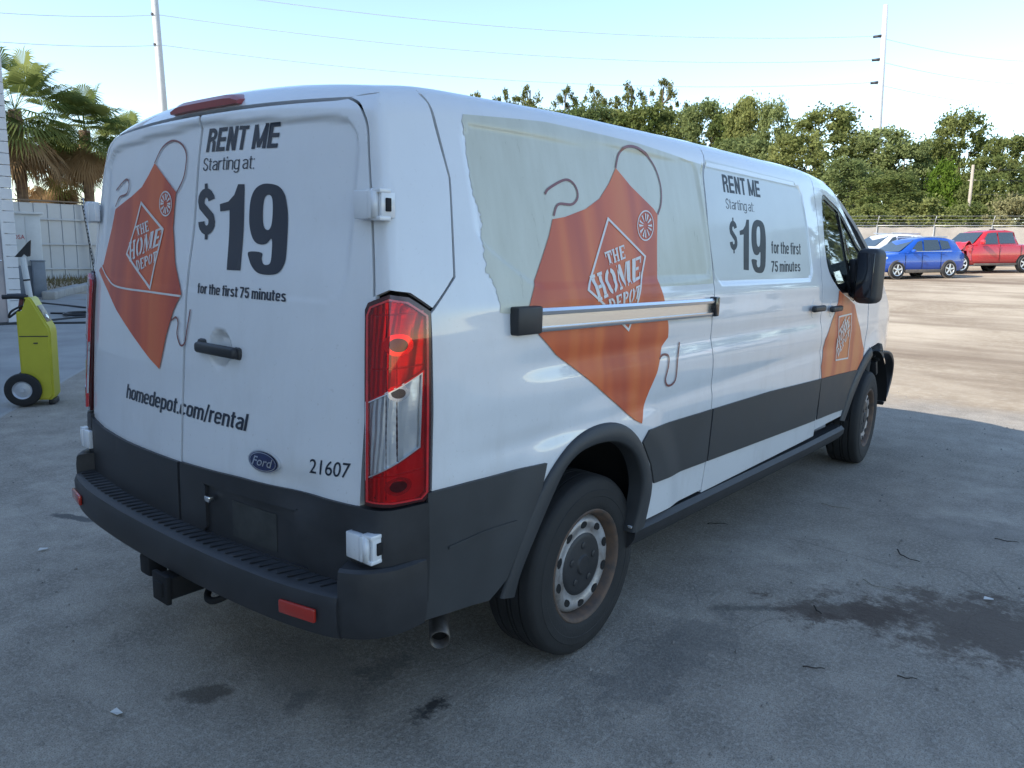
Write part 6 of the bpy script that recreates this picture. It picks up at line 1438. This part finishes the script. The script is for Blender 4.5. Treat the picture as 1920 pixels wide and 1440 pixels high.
# --- wrecked nearside front: torn arch liner and bumper bracket hanging off
P = catmull([(.90, 3.93, .80), (.92, 4.10, .815), (.925, 4.30, .79), (.91, 4.50, .71), (.90, 4.555, .58), (.90, 4.50, .48), (.91, 4.40, .42), (.92, 4.27, .385)], 6)
V = []; Fc = []
for i, p in enumerate(P):
    t = P[min(i+1, len(P)-1)]-P[max(i-1, 0)]; t /= np.linalg.norm(t); nn = np.cross(t, (1, 0, 0)); wd = .026+.006*math.sin(i*.5); jj = 0
    for a_, b_ in ((-.03, -1), (.03, -1), (.036+jj, 0), (.03, 1), (-.03, 1)): V.append(tuple(p+np.array([a_+jj, 0, 0])+nn*b_*wd/2))
for i in range(len(P)-1):
    for k in range(5): Fc.append((i*5+k, i*5+(k+1) % 5, (i+1)*5+(k+1) % 5, (i+1)*5+k))
Fc += [(0, 1, 2, 3, 4), tuple((len(P)-1)*5+k for k in range(5))]
bl = autosmooth(mesh_obj('torn_arch_liner', V, Fc, M['clad2'], van), 50)
bl['label'] = 'torn black wheel arch liner hanging off the damaged front corner'
for (p_, s_, r_) in (((.93, 4.05, .79), (.05, .12, .04), 20), ((.92, 4.0, .70), (.05, .04, .12), 25)):
    box('bumper_bracket', p_, s_, M['clad2'], bl, .008, Matrix.Rotation(R_(r_), 3, 'X'))
tube('suspension_strut', [(.80, 3.98, .30), (.86, 3.96, .55), (.88, 3.93, .82)], .035, M['clad'], van, 10)
# ================================================================ parked vehicles
M['blue'] = mat('blue_car_paint', (.008, .085, .46), .3, metal=.1, coat=1.0, noise_amt=.08); M['redpaint'] = mat('red_truck_paint', (.55, .025, .035), .3, metal=.05, coat=1.0, noise_amt=.08); M['whitecar'] = mat('white_car_paint', (.74, .75, .76), .3, coat=1.0); M['darkcar'] = mat('black_car_paint', (.02, .021, .024), .3, coat=1.0)
M['alloy'] = mat('alloy_wheel', (.62, .63, .65), .3, metal=.7); M['headlamp'] = mat('headlamp_lens', (.78, .80, .82), .1, metal=.3, coat=1.0); M['lower'] = mat('sill_plastic', (.09, .085, .08), .7, noise_amt=.3, noise_scale=6, c2=(.16, .13, .10)); M['grime'] = mat('engine_grime', (.05, .048, .047), .7, metal=.3, noise_amt=.6, noise_scale=14, c2=(.16, .15, .15))
def loft(name, secs, m, parent, ang=40):
    """secs: list of closed rings of equal length."""
    bm = bmesh.new(); R = [[bm.verts.new(p) for p in s] for s in secs]; n = len(R[0])
    for a_, b_ in zip(R[:-1], R[1:]):
        for k in range(n): bm.faces.new((a_[k], a_[(k+1) % n], b_[(k+1) % n], b_[k]))
    bm.faces.new(R[0]); bm.faces.new(R[-1][::-1])
    return bm_obj(name, bm, m, parent, True, ang)
def lower_ring(x, zb, zt, w):
    h = zt-zb; half = [(0, zb), (w*.86, zb), (w*.95, zb+.08), (w*.99, zb+h*.28), (w, zb+h*.55), (w*.985, zt-h*.20), (w*.955, zt-h*.06), (w*.88, zt-.012), (w*.5, zt+.008), (0, zt+.014)]
    return [(x, y, z) for y, z in half]+[(x, -y, z) for y, z in half[-2:0:-1]]
def upper_ring(x, z0, z1, w0, w1):
    h = z1-z0; half = [(0, z0), (w0, z0), (w0+(w1-w0)*.5+.012, z0+h*.5), (w1+.01, z1-h*.13-.01), (w1*.93, z1-h*.03-.004), (w1*.75, z1), (0, z1+.02)]
    return [(x, y, z) for y, z in half]+[(x, -y, z) for y, z in half[-2:0:-1]]
def car_wheel(parent, x, y, r, w, side, spokes=5):
    g = empty('wheel', (x, y, r), 0, parent)
    lathe('tyre', [(r*.66, -w/2), (r*.9, -w/2), (r*.98, -w*.36), (r, -w*.2), (r, w*.2), (r*.98, w*.36), (r*.9, w/2), (r*.66, w/2)], 32, M['rubber'], g, 'y', ang=40)
    lathe('wheel_well_disc', [(0, side*w*.30), (r*.64, side*w*.30)], 24, M['black'], g, 'y')
    bm = bmesh.new(); V, Fc = lathe_geo([(r*.60, side*w*.34), (r*.69, side*w*.34), (r*.69, side*w*.52), (r*.62, side*w*.50), (r*.60, side*w*.42)], 32, 'y'); vv = [bm.verts.new(v) for v in V]
    for f in Fc: bm.faces.new([vv[i] for i in f])
    for k in range(spokes):
        a = 2*math.pi*k/spokes+.4
        add_box(bm, (r*.34*math.cos(a), side*w*.45, r*.34*math.sin(a)), (r*.62, w*.12, r*.20), .01, Matrix.Rotation(-a, 3, 'Y'), 1)
    add_box(bm, (0, side*w*.46, 0), (r*.3, w*.14, r*.3), .02)
    bm_obj('alloy_rim', bm, M['alloy'], g)
    return g
def side_y(x, z, up):
    """flank y of the glasshouse at (x,z) by interpolating the ring table."""
    up = up[::-1]; xs_ = [u[0] for u in up]; z0, z1, w0, w1 = [np.interp(x, xs_, [u[i] for u in up]) for i in (1, 2, 3, 4)]
    t = (z-z0)/max(z1-z0, .05); return w0+(w1-w0)*np.clip(t, 0, 1)+.014+.012*(1-abs(2*np.clip(t, 0, 1)-1))
def side_glass(name, poly, up, m, parent):
    for s_ in (1, -1):
        V = [(x, s_*(side_y(x, z, up)+.012), z) for x, z in poly]; mesh_obj(name, V, [tuple(range(len(poly)))[::s_]], m, parent, smooth=False)
def car(name, label, cat, spec, loc, heading, tilt=(0, 0), group='vehicles parked across the yard'):
    root = tag(empty(name, loc), label, cat, group); root.rotation_euler = (tilt[0], tilt[1], heading); S_ = spec
    body = loft('body', [lower_ring(*q) for q in S_['low']], S_['paint'], root); up = S_['up']
    gh = loft('cabin', [upper_ring(*q) for q in up], S_['paint'], root)
    for poly in S_['win']: side_glass('side_window', poly, up, M['carglass'], gh)
    for nm, (x0, z0, w0, x1, z1, w1) in S_['screens']:
        nrm_ = Vector((z1-z0, 0, -(x1-x0))).normalized(); nrm_ = nrm_ if nrm_.z > 0 else -nrm_; o_ = nrm_*S_.get('soff', .02)
        V = [(x0+o_.x, -w0, z0+o_.z), (x0+o_.x, w0, z0+o_.z), (x1+o_.x, w1, z1+o_.z), (x1+o_.x, -w1, z1+o_.z)]; mesh_obj(nm, V, [(0, 1, 2, 3)], M['carglass'], gh, smooth=False)
    hw = max(q[3] for q in S_['low'])
    for x_ in S_['axles']:
        for s_ in (1, -1):
            lathe('wheel_arch', [(0, 0), (S_['R']*1.13, 0), (S_['R']*1.17, -.02*s_)], 28, S_['archmat'], root, 'y', loc=(x_, s_*(hw*.992+.004), S_['R']*1.02))
            if (x_, s_) in S_.get('nowheel', ()): continue
            car_wheel(root, x_, s_*(hw-.07), S_['R'], .22, s_, S_.get('spokes', 5))
    sl = S_.get('sill')
    if sl:
        for s_ in (1, -1): box('sill_trim', ((sl[0]+sl[1])/2, s_*(hw*.985), sl[2]), (sl[1]-sl[0], .07, sl[3]), M['lower'], root, .02)
    for nm, c_, s_, m_ in S_.get('boxes', ()): box(nm, c_, s_, m_, root, min(s_)*.3)
    return root
M['carglass'] = mat('car_glass', (.035, .05, .055), .08, coat=1.0, spec=.8)
def suv_spec(paint):
    up = [(1.18, 1.00, 1.02, .80, .78), (.95, 1.0, 1.10, .82, .74), (.35, 1.0, 1.50, .83, .66), (.05, 1.0, 1.59, .83, .64), (-.5, 1.0, 1.64, .83, .63), (-1.3, 1.0, 1.61, .82, .61), (-1.72, 1.0, 1.52, .80, .60), (-1.95, 1.02, 1.20, .76, .62)]
    return dict(paint=paint, R=.335, axles=(1.30, -1.25), archmat=M['lower'], up=up,
        low=[(2.13, .42, .66, .55), (2.08, .30, .82, .74), (1.92, .26, .90, .84), (1.6, .24, .955, .885), (1.1, .24, 1.02, .89), (.3, .24, 1.03, .885), (-.6, .24, 1.05, .885), (-1.5, .25, 1.08, .885), (-1.9, .28, 1.08, .85), (-2.08, .34, 1.02, .78), (-2.12, .45, .85, .70)],
        win=[[(.66, 1.06), (.06, 1.09), (.02, 1.50), (.22, 1.45)], [(-.02, 1.09), (-.82, 1.13), (-.78, 1.52), (-.06, 1.52)], [(-.88, 1.13), (-1.34, 1.19), (-1.28, 1.46), (-.85, 1.52)]],
        screens=[('windscreen', (1.08, 1.05, .70, .30, 1.50, .58)), ('rear_window', (-1.93, 1.22, .56, -1.76, 1.48, .52))], sill=(-.85, .90, .28, .14),
        boxes=[('headlamp', (1.90, .72, .80), (.40, .26, .14), M['headlamp']), ('headlamp', (1.90, -.72, .80), (.40, .26, .14), M['headlamp']), ('door_gap', (.10, .886, .66), (.014, .012, .72), M['black']), ('door_gap', (-.82, .886, .68), (.014, .012, .74), M['black']), ('door_gap', (.92, .890, .66), (.014, .012, .64), M['black']), ('fog_lamp_trim', (2.0, .62, .46), (.16, .24, .14), M['darkcar']), ('number_plate', (2.15, 0, .47), (.02, .32, .12), M['boxwhite']), ('grille', (2.13, 0, .66), (.04, .80, .22), M['darkcar']), ('front_bumper', (2.08, 0, .38), (.14, 1.4, .16), M['lower']),
               ('tail_lamp', (-2.03, .68, .92), (.14, .16, .26), M['lampred']), ('tail_lamp', (-2.03, -.68, .92), (.14, .16, .26), M['lampred']), ('door_mirror', (.62, .97, 1.08), (.12, .18, .13), paint), ('door_mirror', (.62, -.97, 1.08), (.12, .18, .13), paint),
               ('roof_rail', (-.6, .56, 1.645), (1.5, .04, .045), M['silver']), ('roof_rail', (-.6, -.56, 1.645), (1.5, .04, .045), M['silver']), ('rear_bumper', (-2.08, 0, .42), (.14, 1.4, .22), M['lower']),
               ('door_handle', (-.02, .895, .93), (.16, .03, .03), paint), ('door_handle', (-.95, .895, .96), (.16, .03, .03), paint), ('window_strip', (-.35, .872, 1.065), (2.0, .012, .02), M['chrome'])])
HD = math.atan2(-2.17, -1.52); TL = (0, 0)
def place(x, y): return (x, y, gz(x, y))
bs = car('compact_suv', 'blue compact SUV parked facing left across the yard', 'car', suv_spec(M['blue']), place(-5.35, 32.95), HD)
bs.rotation_euler = (R_(1.2), R_(1.6), HD)
ws_ = car('white_suv', 'white SUV half hidden behind the blue SUV', 'car', suv_spec(M['whitecar']), place(-7.5, 37.6), HD); ws_.scale = (1.08, 1.05, 1.08)
dk = car('dark_car', 'dark car roof just visible beyond the white SUV', 'car', suv_spec(M['darkcar']), place(-10.6, 39.2), HD+.1); dk.scale = (1, 1, .93)
w2 = car('white_suv', 'white SUV standing out of view to the right, mirrored in the van side', 'car', suv_spec(M['whitecar']), place(9.4, 19.5), R_(95)); w2.scale = (1.1, 1.05, 1.08)
# red crew-cab pickup with a crushed front
tup = [(1.05, 1.20, 1.22, .86, .84), (.80, 1.2, 1.36, .88, .80), (.25, 1.2, 1.82, .89, .72), (-.1, 1.2, 1.90, .89, .70), (-1.0, 1.2, 1.92, .89, .70), (-1.40, 1.2, 1.86, .88, .71), (-1.58, 1.2, 1.30, .86, .80)]
tk = car('pickup_truck', 'red crew-cab pickup truck with a crushed front behind the blue SUV', 'pickup truck', dict(paint=M['redpaint'], R=.40, axles=(1.72, -1.85), archmat=M['black'], up=tup, spokes=6,
    low=[(1.25, .42, 1.12, .90), (1.1, .36, 1.20, .97), (.4, .36, 1.24, .98), (-1.0, .36, 1.25, .98), (-1.62, .36, 1.26, .98), (-2.6, .40, 1.27, .97), (-2.85, .48, 1.22, .95)],
    win=[[(.60, 1.27), (-.33, 1.29), (-.33, 1.80), (.17, 1.76)], [(-.42, 1.29), (-1.34, 1.31), (-1.24, 1.80), (-.40, 1.80)]],
    screens=[('windscreen', (.98, 1.25, .76, .30, 1.80, .64)), ('rear_window', (-1.58, 1.36, .66, -1.45, 1.76, .62))], sill=(-1.4, 1.0, .37, .10),
    boxes=[('door_mirror', (.72, 1.08, 1.36), (.14, .20, .22), M['redpaint']), ('door_mirror', (.72, -1.08, 1.36), (.14, .20, .22), M['redpaint']), ('roof_lamp', (-.9, 0, 1.955), (.14, .24, .05), M['clad2']),
           ('door_gap', (-1.60, .985, .82), (.02, .01, .82), M['black']), ('door_gap', (-.38, .984, .85), (.015, .01, .76), M['black']), ('tail_lamp', (-2.84, .86, 1.05), (.06, .14, .34), M['lampred']), ('tail_lamp', (-2.84, -.86, 1.05), (.06, .14, .34), M['lampred'])]), place(-3.95, 39.3), HD)
tk.rotation_euler = (R_(1.2), R_(1.6), HD)
bm = bmesh.new(); add_box(bm, (1.75, 0, .72), (.95, 1.1, .55), .06); add_box(bm, (2.0, .55, .55), (.6, .25, .3), .04); add_box(bm, (1.5, -.3, 1.0), (.5, .5, .25), .05); add_box(bm, (2.15, -.1, .6), (.12, 1.3, .45), .03)
for v in bm.verts: v.co += Vector(noise.noise_vector(v.co*4))*.08
bm_obj('engine_bay', bm, M['grime'], tk)
rng = np.random.default_rng(4); V = []; Fc = []; nu, nv = 14, 12
for i in range(nu):
    for j in range(nv):
        x = 1.12+1.0*i/(nu-1); y = -.92+1.84*j/(nv-1); z = 1.24+.16*math.sin(i*.55)*(1 if j > 3 else .5)-.24*(i/(nu-1))**2+.07*noise.noise(Vector((x*5, y*4, 1)))
        V.append((x, y, z))
Fc = [(i*nv+j, (i+1)*nv+j, (i+1)*nv+j+1, i*nv+j+1) for i in range(nu-1) for j in range(nv-1)]
o = mesh_obj('crumpled_bonnet', V, Fc, M['redpaint'], tk, smooth=False); o.modifiers.new('s', 'SOLIDIFY').thickness = .02; o['label'] = 'crumpled red bonnet'
V = []; Fc = []
for i in range(8):
    for j in range(7):
        x = 1.18+.42*i/7; z = .55+.66*j/6; V.append((x, .95+.05*noise.noise(Vector((x*6, z*6, 2)))-.10*(i/7)**2, z))
Fc = [(i*7+j, (i+1)*7+j, (i+1)*7+j+1, i*7+j+1) for i in range(7) for j in range(6) if not (i > 3 and j < 4)]
o = mesh_obj('torn_fender', V, Fc, M['redpaint'], tk, smooth=False); o.modifiers.new('s', 'SOLIDIFY').thickness = .01

# ================================================================ twigs, stones and litter on the paving
M['twig'] = mat('twig', (.035, .028, .022), .9, noise_amt=.3, noise_scale=20); M['straw'] = mat('dry_stalk', (.20, .175, .13), .9); M['paper'] = mat('paper_scrap', (.62, .61, .58), .8)
tw = [([(1.63, 1.99), (1.66, 1.93), (1.70, 1.90), (1.76, 1.885)], .005, 'twig', 'forked dark twig on the paving right of the van sill'), ([(1.60, 1.46), (1.66, 1.42), (1.73, 1.43), (1.80, 1.47)], .003, 'straw', 'curved pale stalk lying below the forked twig'), ([(1.52, 1.00), (1.545, .965), (1.57, .945)], .005, 'twig', 'short dark twig at the tip of the oil stain'),
      ([(.70, 1.66), (.73, 1.70), (.79, 1.73)], .004, 'twig', 'bent twig lying close under the van sill'), ([(1.66, .45), (1.70, .475), (1.73, .49)], .004, 'twig', 'straight twig on clear paving below the big stain'), ([(1.95, .62), (1.98, .63), (2.01, .65)], .004, 'twig', 'tiny twig below the right part of the stain'), ([(2.0, 2.55), (2.06, 2.56), (2.11, 2.58)], .004, 'twig', 'straight twig on the paving at the far right'), ([(1.07, 2.5), (1.15, 2.5), (1.24, 2.52)], .003, 'straw', 'thin stalk on the paving beyond the rear wheel')]
for pts, r_, mk, lab in tw:
    p = catmull(pts, 5); o = tube('twig' if mk == 'twig' else 'dry_stalk', [(x, y, gz(x, y)+r_*.8+.002*math.sin(i)) for i, (x, y) in enumerate(p)], [.75*r_*(1-.5*i/len(p)) for i in range(len(p))], M[mk], None, 5); tag(o, lab, 'twig', 'twigs on the paving')
V = []; Fc = []
for k in range(1500):
    a = random.random(); x = random.uniform(-6, 4.5); y = random.uniform(-2.2, 7.5)
    if -.95 < x < .95 and -.9 < y < 4.6: continue
    s = random.choice((.003, .004, .005, .006, .009)); b0 = len(V); q = [Vector((math.cos(t)*s*random.uniform(.7, 1.3), math.sin(t)*s*random.uniform(.7, 1.3), 0)) for t in (0, 1.3, 2.6, 3.9, 5.1)]
    V += [(x+p.x, y+p.y, gz(x, y)-.003) for p in q]+[(x, y, gz(x, y)+s*random.uniform(.6, 1.1))]; Fc += [(b0+i, b0+(i+1) % 5, b0+5) for i in range(5)]
tag(mesh_obj('gravel_grit', V, Fc, mat('grit', (.33, .31, .28), .9, noise_amt=.6, noise_scale=3, c2=(.12, .115, .11)), smooth=False), 'loose grit and small stones scattered over the paving', 'grit', kind='stuff')
for i, (x, y, a, lab) in enumerate(((2.10, 1.62, .4, 'pale leaf scrap lying on the oil stain'), (-1.6, -1.0, 1.2, 'small paper scrap left of the tow hitch'), (.05, -1.37, .2, 'small paper scrap on the paving behind the bumper'))):
    V = [(-.02, -.008, 0), (.02, -.010, .004), (.024, .008, .002), (-.012, .012, .007)]; o = mesh_obj('paper_scrap', V, [(0, 1, 2, 3)], M['paper'], None, smooth=False, loc=(x, y, gz(x, y)+.004)); o.rotation_euler = (0, 0, a); o.modifiers.new('s', 'SOLIDIFY').thickness = .001; tag(o, lab, 'litter')
